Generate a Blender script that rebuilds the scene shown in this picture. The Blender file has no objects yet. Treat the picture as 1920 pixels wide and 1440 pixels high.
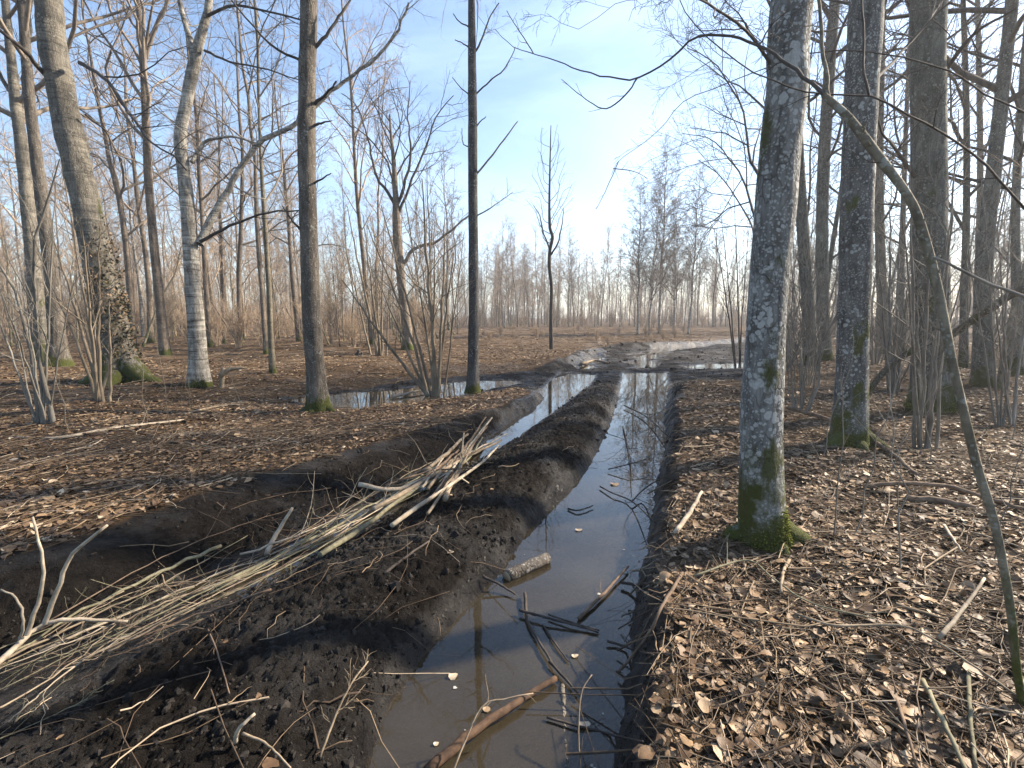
import bpy, math, random
import numpy as np
from mathutils import Vector, Matrix

random.seed(7)
RNG = np.random.default_rng(11)
C = bpy.context.scene.collection
PI = math.pi

# ------------------------------------------------------------------ camera, sky, sun, exposure
CAM_H, FPX, PITCH = 1.6, 900.0, math.radians(8.1)          # focal length in pixels of a 1920 wide frame
cam_d = bpy.data.cameras.new('camera'); cam = bpy.data.objects.new('camera', cam_d); C.objects.link(cam)
cam.location = (0, 0, CAM_H); cam.rotation_euler = (PI / 2 - PITCH, 0, 0)
cam_d.sensor_width = 36; cam_d.lens = 36 * FPX / 1920; cam_d.clip_start = 0.05; cam_d.clip_end = 2000
S = bpy.context.scene; S.camera = cam
SUN_AZ, SUN_EL = math.radians(70), math.radians(33)       # azimuth to the right of the view direction
S.view_settings.view_transform = 'Standard'; S.view_settings.look = 'None'
S.view_settings.exposure = 1.68; S.view_settings.gamma = 1
S.cycles.use_denoising = True
S.cycles.max_bounces = 6; S.cycles.diffuse_bounces = 3; S.cycles.glossy_bounces = 3
S.cycles.transparent_max_bounces = 12; S.cycles.volume_bounces = 0
S.cycles.caustics_reflective = False; S.cycles.caustics_refractive = False

HAZE = 0.0014
world = bpy.data.worlds.new('World'); S.world = world; world.use_nodes = True
wn, wl = world.node_tree.nodes, world.node_tree.links
bg = wn['Background']
sky = wn.new('ShaderNodeTexSky'); sky.sky_type = 'NISHITA'; sky.sun_disc = False
sky.sun_elevation = SUN_EL; sky.sun_rotation = SUN_AZ
sky.air_density = 1.15; sky.dust_density = 0.8; sky.ozone_density = 3.5; sky.altitude = 0
# thin veils of cloud, laid out by the direction one looks in
tc = wn.new('ShaderNodeTexCoord'); mp = wn.new('ShaderNodeMapping'); mp.inputs['Scale'].default_value = (1.0, 1.0, 2.2)
mp.inputs['Rotation'].default_value = (0.2, 0.5, 0.3)
nz = wn.new('ShaderNodeTexNoise'); nz.inputs['Scale'].default_value = 1.7; nz.inputs['Detail'].default_value = 6
nz.inputs['Roughness'].default_value = 0.55; nz.inputs['Distortion'].default_value = 0.6
rp = wn.new('ShaderNodeValToRGB'); rp.color_ramp.elements[0].position = 0.47; rp.color_ramp.elements[1].position = 0.75
rp.color_ramp.elements[0].color = (0.03, 0.03, 0.03, 1); rp.color_ramp.elements[1].color = (0.42, 0.42, 0.42, 1)
mx = wn.new('ShaderNodeMix'); mx.data_type = 'RGBA'; mx.inputs['B'].default_value = (5.0, 6.4, 8.6, 1)
wl.new(tc.outputs['Generated'], mp.inputs['Vector']); wl.new(mp.outputs['Vector'], nz.inputs['Vector'])
wl.new(nz.outputs['Fac'], rp.inputs['Fac']); wl.new(rp.outputs['Color'], mx.inputs['Factor'])
wl.new(sky.outputs['Color'], mx.inputs['A']); wl.new(mx.outputs['Result'], bg.inputs['Color'])
bg.inputs['Strength'].default_value = 0.085

sun_d = bpy.data.lights.new('sun', 'SUN'); sun = bpy.data.objects.new('sun', sun_d); C.objects.link(sun)
sun_d.energy = 5.0; sun_d.angle = math.radians(2.0); sun_d.color = (1.0, 0.87, 0.70)
sdir = Vector((math.sin(SUN_AZ) * math.cos(SUN_EL), math.cos(SUN_AZ) * math.cos(SUN_EL), math.sin(SUN_EL)))
sun.rotation_euler = (-sdir).to_track_quat('-Z', 'Y').to_euler(); sun.location = (30, 20, 30)

# ------------------------------------------------------------------ small helpers
def tag(o, label=None, cat=None, group=None, kind=None):
    if label: o['label'] = label
    if cat: o['category'] = cat
    if group: o['group'] = group
    if kind: o['kind'] = kind
    return o

def empty(name, loc=(0, 0, 0), label=None, cat=None, group=None):
    o = bpy.data.objects.new(name, None); C.objects.link(o); o.location = loc
    o.empty_display_size = 0.2
    return tag(o, label, cat, group)

FWD = np.array([0, math.cos(PITCH), -math.sin(PITCH)]); UPV = np.array([0, math.sin(PITCH), math.cos(PITCH)])
CAMP = np.array([0, 0, CAM_H])
def ray(x, y):
    return FWD + np.array([1, 0, 0]) * ((x - 960) / FPX) + UPV * ((720 - y) / FPX)
def on_z(x, y, z=0.0):
    d = ray(x, y); return CAMP + d * ((z - CAM_H) / d[2])
def at_y(x, y, Y):
    d = ray(x, y); return CAMP + d * (Y / d[1])
def depth(p): return float(np.dot(np.asarray(p) - CAMP, FWD))
def half(p):
    """radius of a round stem at p per photo pixel of its width (a wide lens spreads what stands off its axis)"""
    d = depth(p); return 0.5 * d / FPX * d / math.hypot(d, p[0])

def vnoise(x, y, seed=0):
    ix, iy = np.floor(x).astype(np.int64), np.floor(y).astype(np.int64)
    fx, fy = x - ix, y - iy
    fx = fx * fx * fx * (fx * (fx * 6 - 15) + 10); fy = fy * fy * fy * (fy * (fy * 6 - 15) + 10)
    def h(a, b):
        n = (a * 374761393 + b * 668265263 + seed * 974634217) & 0xffffffff
        n = ((n ^ (n >> 13)) * 1274126177) & 0xffffffff
        n = ((n ^ (n >> 16)) * 2246822519) & 0xffffffff
        return ((n ^ (n >> 15)) & 0xffffff) / float(0xffffff)
    return (h(ix, iy) * (1 - fx) + h(ix + 1, iy) * fx) * (1 - fy) + (h(ix, iy + 1) * (1 - fx) + h(ix + 1, iy + 1) * fx) * fy
def fbm(x, y, s, octs=4, seed=0, gain=0.5):
    v, a, t = 0, 1.0, 0
    c, n = math.cos(0.6), math.sin(0.6)
    for k in range(octs):
        v = v + a * (vnoise(x * s, y * s, seed + k * 17) - 0.5); t += a; a *= gain; s *= 2.03
        x, y = x * c - y * n + 3.1, x * n + y * c + 1.7
    return v / t * 2
def sstep(a, b, x):
    t = np.clip((x - a) / (b - a), 0, 1); return t * t * (3 - 2 * t)
def sdist(poly, x, y):
    """signed distance to a closed polygon in plan, negative inside"""
    p = np.asarray(poly)[:, :2]; q = np.roll(p, -1, 0)
    d = np.full(x.shape, 1e9); ins = np.zeros(x.shape, bool)
    for (ax, ay), (bx, by) in zip(p, q):
        ex, ey = bx - ax, by - ay
        L = ex * ex + ey * ey + 1e-12
        t = np.clip(((x - ax) * ex + (y - ay) * ey) / L, 0, 1)
        d = np.minimum(d, (x - ax - t * ex) ** 2 + (y - ay - t * ey) ** 2)
        c = ((ay > y) != (by > y)) & (x < (bx - ax) * (y - ay) / (by - ay + 1e-12) + ax)
        ins ^= c
    d = np.sqrt(d)
    return np.where(ins, -d, d)

# ------------------------------------------------------------------ the lie of the land
WZ = -0.32                                                  # level of the standing water
def plan(pts, z): return [on_z(x, y, z) for x, y in pts]
RUT_R = plan([(600, 1750), (690, 1440), (725, 1330), (795, 1225), (865, 1150), (935, 1075), (985, 1000), (1035, 952),
              (1100, 882), (1140, 805), (1160, 745), (1168, 699), (1250, 698), (1256, 760), (1250, 850), (1232, 920),
              (1226, 1000), (1215, 1090), (1212, 1170), (1220, 1250), (1203, 1330), (1195, 1440), (1180, 1750)], WZ)
RUT_L = plan([(1052, 699), (1117, 702), (1110, 717), (1050, 764), (965, 824), (900, 862), (800, 925), (700, 983), (600, 1043),
              (500, 1098), (400, 1150), (300, 1205), (150, 1290), (0, 1375), (-250, 1500), (-250, 1385), (0, 1270), (150, 1195), (300, 1115),
              (420, 1066), (500, 1038), (590, 1003), (650, 967), (750, 908), (865, 866), (930, 812), (990, 757), (1030, 716)], WZ)
POND = plan([(535, 750), (590, 768), (680, 768), (760, 755), (830, 747), (900, 735), (975, 718), (940, 712), (860, 716), (780, 726), (700, 734), (620, 738)], WZ)
FARP = [plan([(1085, 694), (1120, 690), (1138, 672), (1128, 657), (1170, 649), (1150, 646), (1102, 655), (1092, 672), (1058, 688)], WZ),
        plan([(1176, 692), (1246, 690), (1228, 673), (1262, 659), (1332, 649), (1395, 643), (1395, 637), (1300, 641), (1225, 651), (1184, 668)], WZ),
        plan([(1258, 684), (1400, 679), (1425, 690), (1290, 695)], WZ), plan([(830, 702), (940, 693), (985, 699), (860, 710)], WZ)]
MUD = plan([(-500, 1750), (-500, 1130), (0, 1052), (130, 1030), (260, 968), (430, 907), (600, 852), (700, 832), (820, 792), (930, 757), (1000, 722),
            (960, 708), (880, 722), (790, 726), (720, 722), (700, 706), (780, 696), (900, 688), (1000, 684), (1070, 668), (1085, 655), (1150, 646), (1250, 641),
            (1400, 632), (1500, 640), (1480, 690), (1400, 716), (1290, 718), (1276, 760), (1278, 850), (1266, 905), (1256, 1000), (1240, 1090),
            (1238, 1200), (1240, 1300), (1222, 1440), (1215, 1750)], 0)

def land(x, y, fine=True):
    """height and mud share of the ground at plan points"""
    x = np.asarray(x, float); y = np.asarray(y, float)
    r = np.hypot(x, y)
    wob = fbm(x, y, 2.2, 3, 5) * np.clip(0.02 + 0.012 * r, 0, 0.35)
    wob2 = fbm(x, y, 7.0, 3, 15) * 0.05
    floor = fbm(x, y, 0.25, 3, 1) * np.clip(r * 0.012, 0.02, 0.16) + fbm(x, y, 1.3, 3, 2) * 0.05
    sm = sdist(MUD, x, y) + wob + wob2
    dr, dl = sdist(RUT_R, x, y) + 0.5 * wob2, sdist(RUT_L, x, y) + wob2 * 0.6
    dw = np.minimum(dr, dl)
    far = np.full(x.shape, 1e9)
    for p in FARP: far = np.minimum(far, sdist(p, x, y))
    far = far + fbm(x, y, 1.1, 4, 33, 0.6) * 0.6 + 0.16
    pond = sdist(POND, x, y) + wob * 1.5
    dw2 = np.minimum(dw, np.minimum(far * 0.5, pond))
    share = np.maximum(dl, 0) / (np.maximum(dl, 0) + np.maximum(dr, 0) + 0.02)
    far_k = sstep(9.5, 14, y)
    A = (0.06 + 0.23 * share) * (1 - far_k) + 0.045 * far_k + 0.012 * fbm(x, y, 0.9, 3, 9) * (1 - 0.5 * far_k)
    zm_out = WZ + A * (1 - np.exp(-np.maximum(dw2, 0) / 0.15)) + 0.05 * (1 - 0.6 * far_k) * sstep(0.1, 0.5, dw2)
    zm_in = WZ - 0.22 * (1 - np.exp(np.minimum(dw2, 0) / 0.22))
    silt = (1 - sstep(2.9, 3.9, y)) * (dl < 0.02) * (dr > 0.3)
    zm = np.where(dw2 > 0, zm_out, zm_in); zm = zm * (1 - silt) + (WZ + 0.012 + 0.03 * fbm(x, y, 1.7, 3, 88)) * silt
    clod = fbm(x, y, 3.3, 5, 21, 0.62)
    rid = 1 - np.abs(fbm(x, y, 8.0, 4, 41, 0.6)) * 2
    wetin = sstep(-0.02, 0.1, dw2)
    zm = zm + np.where(dw2 > 0, 0.19 * far_k * sstep(1.2, 3.5, -x), 0)
    zm = zm + (clod * 0.026 + (rid - 0.6) * 0.02 + (0.5 - np.abs(fbm(x, y, 11, 4, 61, 0.75))) * 0.03 + fbm(x, y, 24, 4, 63, 0.85) * 0.045) * (0.4 + 0.6 * wetin) * (1 - 0.35 * far_k)
    edge = sstep(-0.26 - 0.07 * np.clip(r - 8, 0, 12) - 0.5 * sstep(0.2, -0.3, dl - dr) * sstep(9, 6, y), 0.06, sm)
    z = zm * (1 - edge) + floor * edge
    # left pond lies in the litter
    pz = np.where(pond > 0, WZ + 0.015 + 0.085 * pond + 0.03 * fbm(x, y, 2.2, 3, 72), WZ - 0.1)
    z = np.where(pond < 4, np.minimum(z, pz + fbm(x, y, 5, 3, 71) * 0.02), z)
    mud = (1 - sstep(-0.05, 0.06, sm + fbm(x, y, 11, 2, 77) * 0.05))
    mud = np.maximum(mud, 1 - sstep(0.03, 0.25, pond + fbm(x, y, 4, 2, 78) * 0.15))
    wet = np.clip(1 - dw2 / 0.12, 0, 1)
    return z, np.clip(mud, 0, 1), wet
def ground_z(x, y): return float(land(np.array([x]), np.array([y]))[0][0])
def hit(x, y):
    """where the view ray through a photo pixel meets the ground"""
    d = ray(x, y); d = d / np.linalg.norm(d)
    t = np.concatenate([np.linspace(1, 12, 400), np.linspace(12.05, 150, 900)])
    P = CAMP + d * t[:, None]
    z = land(P[:, 0], P[:, 1])[0]; z = np.maximum(z, WZ)
    k = np.argmax(P[:, 2] < z)
    if P[k, 2] >= z[k]: k = len(t) - 1
    p = P[k].copy(); p[2] = z[k]
    return p

# ------------------------------------------------------------------ mesh building
class Geo:
    def __init__(self): self.v, self.f, self.n, self.a = [], [], 0, []
    def quads(self, V, F, a=None):
        self.v.append(V); self.f.append(F + self.n); self.n += len(V)
        self.a.append(np.full(len(V), 0.5) if a is None else a)
    def tubes(self, P, R, k=3, rnd=None, lump=0.0):
        """P (B,N,3), R (B,N): a batch of tapering tubes"""
        P = np.asarray(P, float); R = np.asarray(R, float)
        B, N, _ = P.shape
        if B == 0: return
        T = np.gradient(P, axis=1); T /= np.linalg.norm(T, axis=2, keepdims=True) + 1e-9
        m = T.mean(1); ref = np.where((np.abs(m[:, 2]) < 0.8 * (np.linalg.norm(m, axis=1) + 1e-9))[:, None], np.array([0, 0, 1.0]), np.array([1.0, 0.12, 0]))
        U = np.cross(T, ref[:, None, :]); U /= np.linalg.norm(U, axis=2, keepdims=True) + 1e-9
        W = np.cross(T, U)
        th = np.arange(k) * 2 * PI / k
        rr = R[:, :, None] * np.ones(k)
        if lump: rr = rr * (1 + lump * RNG.normal(size=rr.shape))
        V = P[:, :, None, :] + rr[..., None] * (np.cos(th)[:, None] * U[:, :, None, :] + np.sin(th)[:, None] * W[:, :, None, :])
        i = np.arange(B)[:, None, None] * N * k + np.arange(N - 1)[None, :, None] * k
        j = np.arange(k)[None, None, :]; j2 = (j + 1) % k
        F = np.stack([i + j, i + j2, i + k + j2, i + k + j], -1).reshape(-1, 4)
        a = np.repeat(RNG.random(B) if rnd is None else np.full(B, rnd), N * k)
        self.quads(V.reshape(-1, 3), F, a)
    def mesh(self, name, mat, smooth=True, attr=None):
        me = bpy.data.meshes.new(name)
        V = np.concatenate(self.v) if self.v else np.zeros((0, 3)); F = np.concatenate(self.f) if self.f else np.zeros((0, 4), int)
        me.vertices.add(len(V)); me.vertices.foreach_set('co', V.astype(np.float32).ravel())
        me.loops.add(F.size); me.loops.foreach_set('vertex_index', F.astype(np.int32).ravel())
        me.polygons.add(len(F)); me.polygons.foreach_set('loop_start', np.arange(0, F.size, 4, dtype=np.int32))
        me.polygons.foreach_set('loop_total', np.full(len(F), 4, np.int32))
        me.polygons.foreach_set('use_smooth', np.full(len(F), smooth))
        me.update(calc_edges=True); me.validate()
        if attr:
            at = me.attributes.new(attr, 'FLOAT', 'POINT'); at.data.foreach_set('value', np.concatenate(self.a).astype(np.float32))
        for m in (mat if isinstance(mat, (list, tuple)) else [mat]): me.materials.append(m)
        return me
    def build(self, name, mat, parent=None, loc=None, **kw):
        o = bpy.data.objects.new(name, self.mesh(name, mat, **kw)); C.objects.link(o)
        if parent is not None: o.parent = parent
        if loc is not None: o.location = loc
        return o

def catmull(pts, n):
    P = np.asarray(pts, float)
    if len(P) == 2: return P[0] + (P[1] - P[0]) * np.linspace(0, 1, n)[:, None]
    Q = np.concatenate([[2 * P[0] - P[1]], P, [2 * P[-1] - P[-2]]])
    seg = np.linalg.norm(np.diff(P[:, :3], axis=0), axis=1); s = np.concatenate([[0], np.cumsum(seg)])
    u = np.linspace(0, s[-1], n); k = np.clip(np.searchsorted(s, u, 'right') - 1, 0, len(P) - 2)
    t = ((u - s[k]) / np.maximum(s[k + 1] - s[k], 1e-9))[:, None]
    a, b, c, d = Q[k], Q[k + 1], Q[k + 2], Q[k + 3]
    return 0.5 * (2 * b + (c - a) * t + (2 * a - 5 * b + 4 * c - d) * t ** 2 + (3 * b - a - 3 * c + d) * t ** 3)

def spawn(P, R, n, t0=0.2, t1=1.0, ang=(35, 60), lf=0.5, rf=0.012, npts=5, wob=0.18, up=0.05, rmax=0.62, tip=0.3, lexp=0.6, lmin=0.05):
    """n children along each parent tube; returns their points and radii"""
    P = np.asarray(P); R = np.asarray(R); B, N, _ = P.shape
    if B == 0: return np.zeros((0, npts, 3)), np.zeros((0, npts))
    u = (np.arange(n)[None] + RNG.random((B, n))) / n
    t = t0 + (t1 - t0) * u
    x = t * (N - 1); i = np.clip(np.floor(x).astype(int), 0, N - 2); f = (x - i)[..., None]
    b = np.arange(B)[:, None]
    p = P[b, i] * (1 - f) + P[b, i + 1] * f
    T = P[b, i + 1] - P[b, i]; T /= np.linalg.norm(T, axis=-1, keepdims=True) + 1e-9
    r0 = R[b, i] * (1 - f[..., 0]) + R[b, i + 1] * f[..., 0]
    pl = np.linalg.norm(np.diff(P, axis=1), axis=2).sum(1)[:, None]
    L = np.maximum(pl * lf * (1 - lexp * u) * RNG.uniform(0.55, 1.3, (B, n)), lmin)
    az = np.arange(n)[None] * 2.4 + RNG.uniform(0, 6.28, (B, 1)) + RNG.normal(0, 0.5, (B, n))
    rv = RNG.normal(size=(B, 1, 3)); U = np.cross(T, rv); U /= np.linalg.norm(U, axis=-1, keepdims=True) + 1e-9; W = np.cross(T, U)
    a = np.radians(RNG.uniform(ang[0], ang[1], (B, n)))[..., None]
    d = T * np.cos(a) + (U * np.cos(az)[..., None] + W * np.sin(az)[..., None]) * np.sin(a)
    M = B * n
    d = d.reshape(M, 3); q = p.reshape(M, 3); L = L.reshape(M); st = (L / (npts - 1))[:, None]
    out = [q]
    drift = RNG.normal(0, wob * 0.45, (M, 3))
    for k in range(npts - 1):
        q = q + d * st; out.append(q)
        d = d + RNG.normal(0, wob, (M, 3)) + drift; d[:, 2] += up
        d /= np.linalg.norm(d, axis=1, keepdims=True) + 1e-9
    CP = np.stack(out, 1)
    r = np.minimum(r0.reshape(M) * rmax, rf * L ** 0.9 + 0.0008)
    CR = r[:, None] * (1 - (1 - tip) * np.linspace(0, 1, npts))[None]
    return CP, CR

def bark_tube(pts, rad, sides=18, spacing=0.14, flare=0.0, lobes=3, rough=0.03, seed=0, base_len=0.28):
    """a trunk: dense rings, lumpy outline, spreading foot"""
    pts = np.asarray(pts, float); L = np.linalg.norm(np.diff(pts, axis=0), axis=1).sum()
    n = max(6, int(L / spacing))
    PR = catmull(np.column_stack([pts, rad]), n); P, R = PR[:, :3], np.maximum(PR[:, 3], 0.002)
    T = np.gradient(P, axis=0); T /= np.linalg.norm(T, axis=1, keepdims=True) + 1e-9
    U = np.cross(T, [0.1, 1.0, 0.05]); U /= np.linalg.norm(U, axis=1, keepdims=True) + 1e-9; W = np.cross(T, U)
    th = np.arange(sides) * 2 * PI / sides
    z = P[:, 2] - P[0, 2]
    fl = np.exp(-np.clip(z, 0, None) / base_len)[:, None] * flare
    lob = 0.55 + 0.45 * np.cos(lobes * th + seed)[None] + 0.35 * np.cos((lobes + 2) * th + 2.1 * seed)[None]
    tx = np.cos(th)[None] * 1.3 + seed; ty = np.sin(th)[None] * 1.3
    g = fbm(tx + 0 * z[:, None], ty + z[:, None] * 2.2, 1.0, 3, int(seed * 10)) * rough * 2.2 + fbm(tx * 3 + 0 * z[:, None], ty * 3 + z[:, None] * 5, 1.0, 3, 50 + int(seed)) * rough
    rr = R[:, None] * (1 + fl * lob + g)
    V = P[:, None, :] + rr[..., None] * (np.cos(th)[None, :, None] * U[:, None, :] + np.sin(th)[None, :, None] * W[:, None, :])
    k = sides; i = np.arange(n - 1)[:, None] * k; j = np.arange(k)[None]; j2 = (j + 1) % k
    F = np.stack([i + j, i + j2, i + k + j2, i + k + j], -1).reshape(-1, 4)
    return V.reshape(-1, 3), F, P, R

# ------------------------------------------------------------------ materials
class Mat:
    def __init__(self, name):
        self.m = bpy.data.materials.new(name); self.m.use_nodes = True
        self.t = self.m.node_tree; self.n = self.t.nodes; self.b = self.n['Principled BSDF']; self.out = self.n['Material Output']
        self.tc = self.n.new('ShaderNodeTexCoord')
    def link(self, a, b): self.t.links.new(a, b)
    def inp(self, node, key, v):
        s = node.inputs[key]
        if hasattr(v, 'is_linked') or isinstance(v, bpy.types.NodeSocket): self.link(v, s)
        else: s.default_value = v
    def coords(self, scale=(1, 1, 1), src='Object', loc=(0, 0, 0)):
        mp = self.n.new('ShaderNodeMapping'); mp.inputs['Scale'].default_value = scale; mp.inputs['Location'].default_value = loc
        self.link(self.tc.outputs[src], mp.inputs['Vector']); return mp.outputs['Vector']
    def noise(self, vec, scale, detail=4, rough=0.55, dist=0.0):
        q = self.n.new('ShaderNodeTexNoise'); self.link(vec, q.inputs['Vector'])
        q.inputs['Scale'].default_value = scale; q.inputs['Detail'].default_value = detail
        q.inputs['Roughness'].default_value = rough; q.inputs['Distortion'].default_value = dist
        return q.outputs['Fac']
    def voronoi(self, vec, scale, feature='F1', out='Distance'):
        q = self.n.new('ShaderNodeTexVoronoi'); q.feature = feature; self.link(vec, q.inputs['Vector']); q.inputs['Scale'].default_value = scale
        return q.outputs[out]
    def ramp(self, fac, stops):
        q = self.n.new('ShaderNodeValToRGB'); e = q.color_ramp.elements
        while len(e) < len(stops): e.new(0.5)
        for k, (p, c) in enumerate(stops):
            e[k].position = p; e[k].color = (c, c, c, 1) if isinstance(c, (int, float)) else (*c, 1)
        self.link(fac, q.inputs['Fac']); return q.outputs['Color']
    def mix(self, fac, a, b, blend='MIX'):
        q = self.n.new('ShaderNodeMix'); q.data_type = 'RGBA'; q.blend_type = blend
        for k, v in (('Factor', fac), ('A', a), ('B', b)):
            if isinstance(v, tuple): v = (*v, 1) if len(v) == 3 else v
            i = [s for s in q.inputs if s.name == k and (s.type == 'RGBA' if k != 'Factor' else s.type == 'VALUE')][0]
            if isinstance(v, bpy.types.NodeSocket): self.link(v, i)
            else: i.default_value = v
        return [s for s in q.outputs if s.type == 'RGBA'][0]
    def math(self, op, a, b=0.0, clamp=False):
        q = self.n.new('ShaderNodeMath'); q.operation = op; q.use_clamp = clamp
        self.inp(q, 0, a); self.inp(q, 1, b); return q.outputs[0]
    def bump(self, h, strength=0.5, dist=0.02, normal=None):
        q = self.n.new('ShaderNodeBump'); q.inputs['Strength'].default_value = strength; q.inputs['Distance'].default_value = dist
        self.link(h, q.inputs['Height'])
        if normal is not None: self.link(normal, q.inputs['Normal'])
        return q.outputs['Normal']
    def attr(self, name):
        q = self.n.new('ShaderNodeAttribute'); q.attribute_name = name; return q.outputs['Fac']
    def obj_random(self):
        return self.n.new('ShaderNodeObjectInfo').outputs['Random']
    def axis(self, vec, k):
        q = self.n.new('ShaderNodeSeparateXYZ'); self.link(vec, q.inputs[0]); return q.outputs[k]
    def done(self, color, rough=0.85, normal=None, spec=0.3):
        self.inp(self.b, 'Base Color', color if isinstance(color, bpy.types.NodeSocket) else (*color, 1))
        self.inp(self.b, 'Roughness', rough); self.b.inputs['Specular IOR Level'].default_value = spec
        if normal is not None: self.link(normal, self.b.inputs['Normal'])
        return self.m

MOSS_LO, MOSS_HI = (0.018, 0.021, 0.007), (0.085, 0.095, 0.018)
def bark(name, dark, light, lichen=0.0, lichen_col=(0.42, 0.43, 0.40), moss_h=0.0, moss_patch=0.0, bands=0.0, fiss=1.0, vary=0.35):
    M = Mat(name); v0 = M.coords(); v = M.coords((1, 1, 0.22)); vb = M.coords((0.6, 0.6, 7))
    a = M.noise(v, 16, 6, 0.62, 0.3); col = M.ramp(a, [(0.33, dark), (0.66, light)])
    hgt = M.noise(v, 38, 5, 0.6, 0.4)
    big = M.noise(v0, 2.3, 3, 0.5)
    col = M.mix(M.ramp(big, [(0.35, 0.0), (0.7, 0.55)]), col, tuple(0.5 * c for c in dark))
    if bands:
        bn = M.noise(vb, 2.6, 5, 0.6, 0.8)
        col = M.mix(M.ramp(bn, [(0.5, 0.0), (0.62, bands)]), col, tuple(0.6 * c for c in dark))
        col = M.mix(M.ramp(M.noise(vb, 1.3, 4, 0.6, 0.5), [(0.5, 0.0), (0.7, bands * 0.6)]), col, tuple(min(1, 1.35 * c) for c in light))
    vc = M.n.new('ShaderNodeVectorMath'); vc.operation = 'MULTIPLY_ADD'; cn = M.n.new('ShaderNodeTexNoise'); cn.inputs['Scale'].default_value = 9; cn.inputs['Detail'].default_value = 4
    vs_ = M.coords((1, 1, 0.4)); M.link(vs_, cn.inputs['Vector']); M.link(cn.outputs['Color'], vc.inputs[0]); vc.inputs[1].default_value = (0.09, 0.09, 0.09); M.link(vs_, vc.inputs[2])
    ck = M.ramp(M.voronoi(vc.outputs[0], 19, 'DISTANCE_TO_EDGE'), [(0.0, 1.0), (0.085, 0.0)])
    ck = M.math('MULTIPLY', ck, M.ramp(M.noise(v0, 3.1, 3, 0.6), [(0.38, 0.0), (0.62, 0.75 * min(1.0, fiss))]))
    col = M.mix(ck, col, tuple(0.35 * c for c in dark))
    hm = hgt = M.math('SUBTRACT', hgt, M.math('MULTIPLY', ck, 0.6))
    if lichen:
        w = M.noise(v0, 26, 2, 0.5)
        vd = M.n.new('ShaderNodeVectorMath'); vd.operation = 'MULTIPLY_ADD'
        cmb = M.n.new('ShaderNodeTexNoise'); cmb.inputs['Scale'].default_value = 20; M.link(v0, cmb.inputs['Vector'])
        M.link(cmb.outputs['Color'], vd.inputs[0]); vd.inputs[1].default_value = (0.035, 0.035, 0.035); M.link(v0, vd.inputs[2])
        sp = M.voronoi(vd.outputs[0], 22); sp2 = M.voronoi(vd.outputs[0], 47)
        den = M.noise(v0, 5, 4, 0.6); den = M.ramp(den, [(0.38, 0.0), (0.68, 1.0)])
        lm = M.ramp(M.math('ADD', sp, M.math('MULTIPLY', M.math('SUBTRACT', 1.0, den), 0.55)), [(0.38 + 0.22 * lichen, 1.0), (0.46 + 0.22 * lichen, 0.0)])
        lm2 = M.ramp(M.math('ADD', sp2, M.math('MULTIPLY', den, 0.45)), [(0.30 + 0.1 * lichen, 0.8), (0.4 + 0.1 * lichen, 0.0)])
        lc = M.mix(M.noise(v0, 60, 3), tuple(0.62 * c for c in lichen_col), lichen_col)
        lall = M.math('MAXIMUM', lm, lm2)
        col = M.mix(M.math('MULTIPLY', M.math('MULTIPLY', lall, M.math('SUBTRACT', 1.0, M.math('MULTIPLY', ck, 0.8))), min(1, 0.5 + lichen * 0.38)), col, lc)
        hm = M.math('ADD', hgt, M.math('MULTIPLY', lall, 0.25))
    if moss_h or moss_patch:
        z = M.axis(v0, 2); nn = M.noise(v0, 4.5, 5, 0.65); mk = None
        if moss_h:
            zz = M.math('ADD', z, M.math('MULTIPLY', M.math('SUBTRACT', nn, 0.5), -3.6 * moss_h))
            mk = M.ramp(M.math('DIVIDE', zz, moss_h), [(0.45, 1.0), (1.0, 0.0)])
        if moss_patch:
            mp_ = M.ramp(M.math('ADD', M.noise(M.coords((1, 1, 0.55), loc=(3, 1, 7)), 3.2, 5, 0.62), M.math('MULTIPLY', z, -0.015)), [(0.66 - 0.2 * moss_patch, 0.0), (0.72 - 0.2 * moss_patch, 0.9)])
            mk = mp_ if mk is None else M.math('MAXIMUM', mk, mp_)
        mc = M.mix(M.noise(v0, 45, 4, 0.7), MOSS_LO, MOSS_HI)
        col = M.mix(mk, col, mc)
        hm = M.math('ADD', hm, M.math('MULTIPLY', mk, M.noise(v0, 90, 3, 0.7)))
    if vary:
        rr = M.math('ADD', M.math('MULTIPLY', M.obj_random(), vary), 1 - vary / 2)
        col = M.mix(1.0, col, rr, 'MULTIPLY')
    return M.done(col, 0.9, M.bump(hm, 0.75 * fiss, 0.02), 0.2)

def plain_bark(name, dark, light, scale=9, stretch=0.3, vary=0.3, attr=None):
    M = Mat(name); v = M.coords((1, 1, stretch)); a = M.noise(v, scale, 5, 0.6)
    col = M.ramp(a, [(0.32, dark), (0.68, light)])
    if attr:
        col = M.mix(1.0, col, M.ramp(M.attr(attr), [(0, 0.55), (1, 1.35)]), 'MULTIPLY')
    if vary:
        col = M.mix(1.0, col, M.math('ADD', M.math('MULTIPLY', M.obj_random(), vary), 1 - vary / 2), 'MULTIPLY')
    return M.done(col, 0.85, M.bump(M.noise(v, 40, 3), 0.4, 0.006), 0.25)

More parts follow.
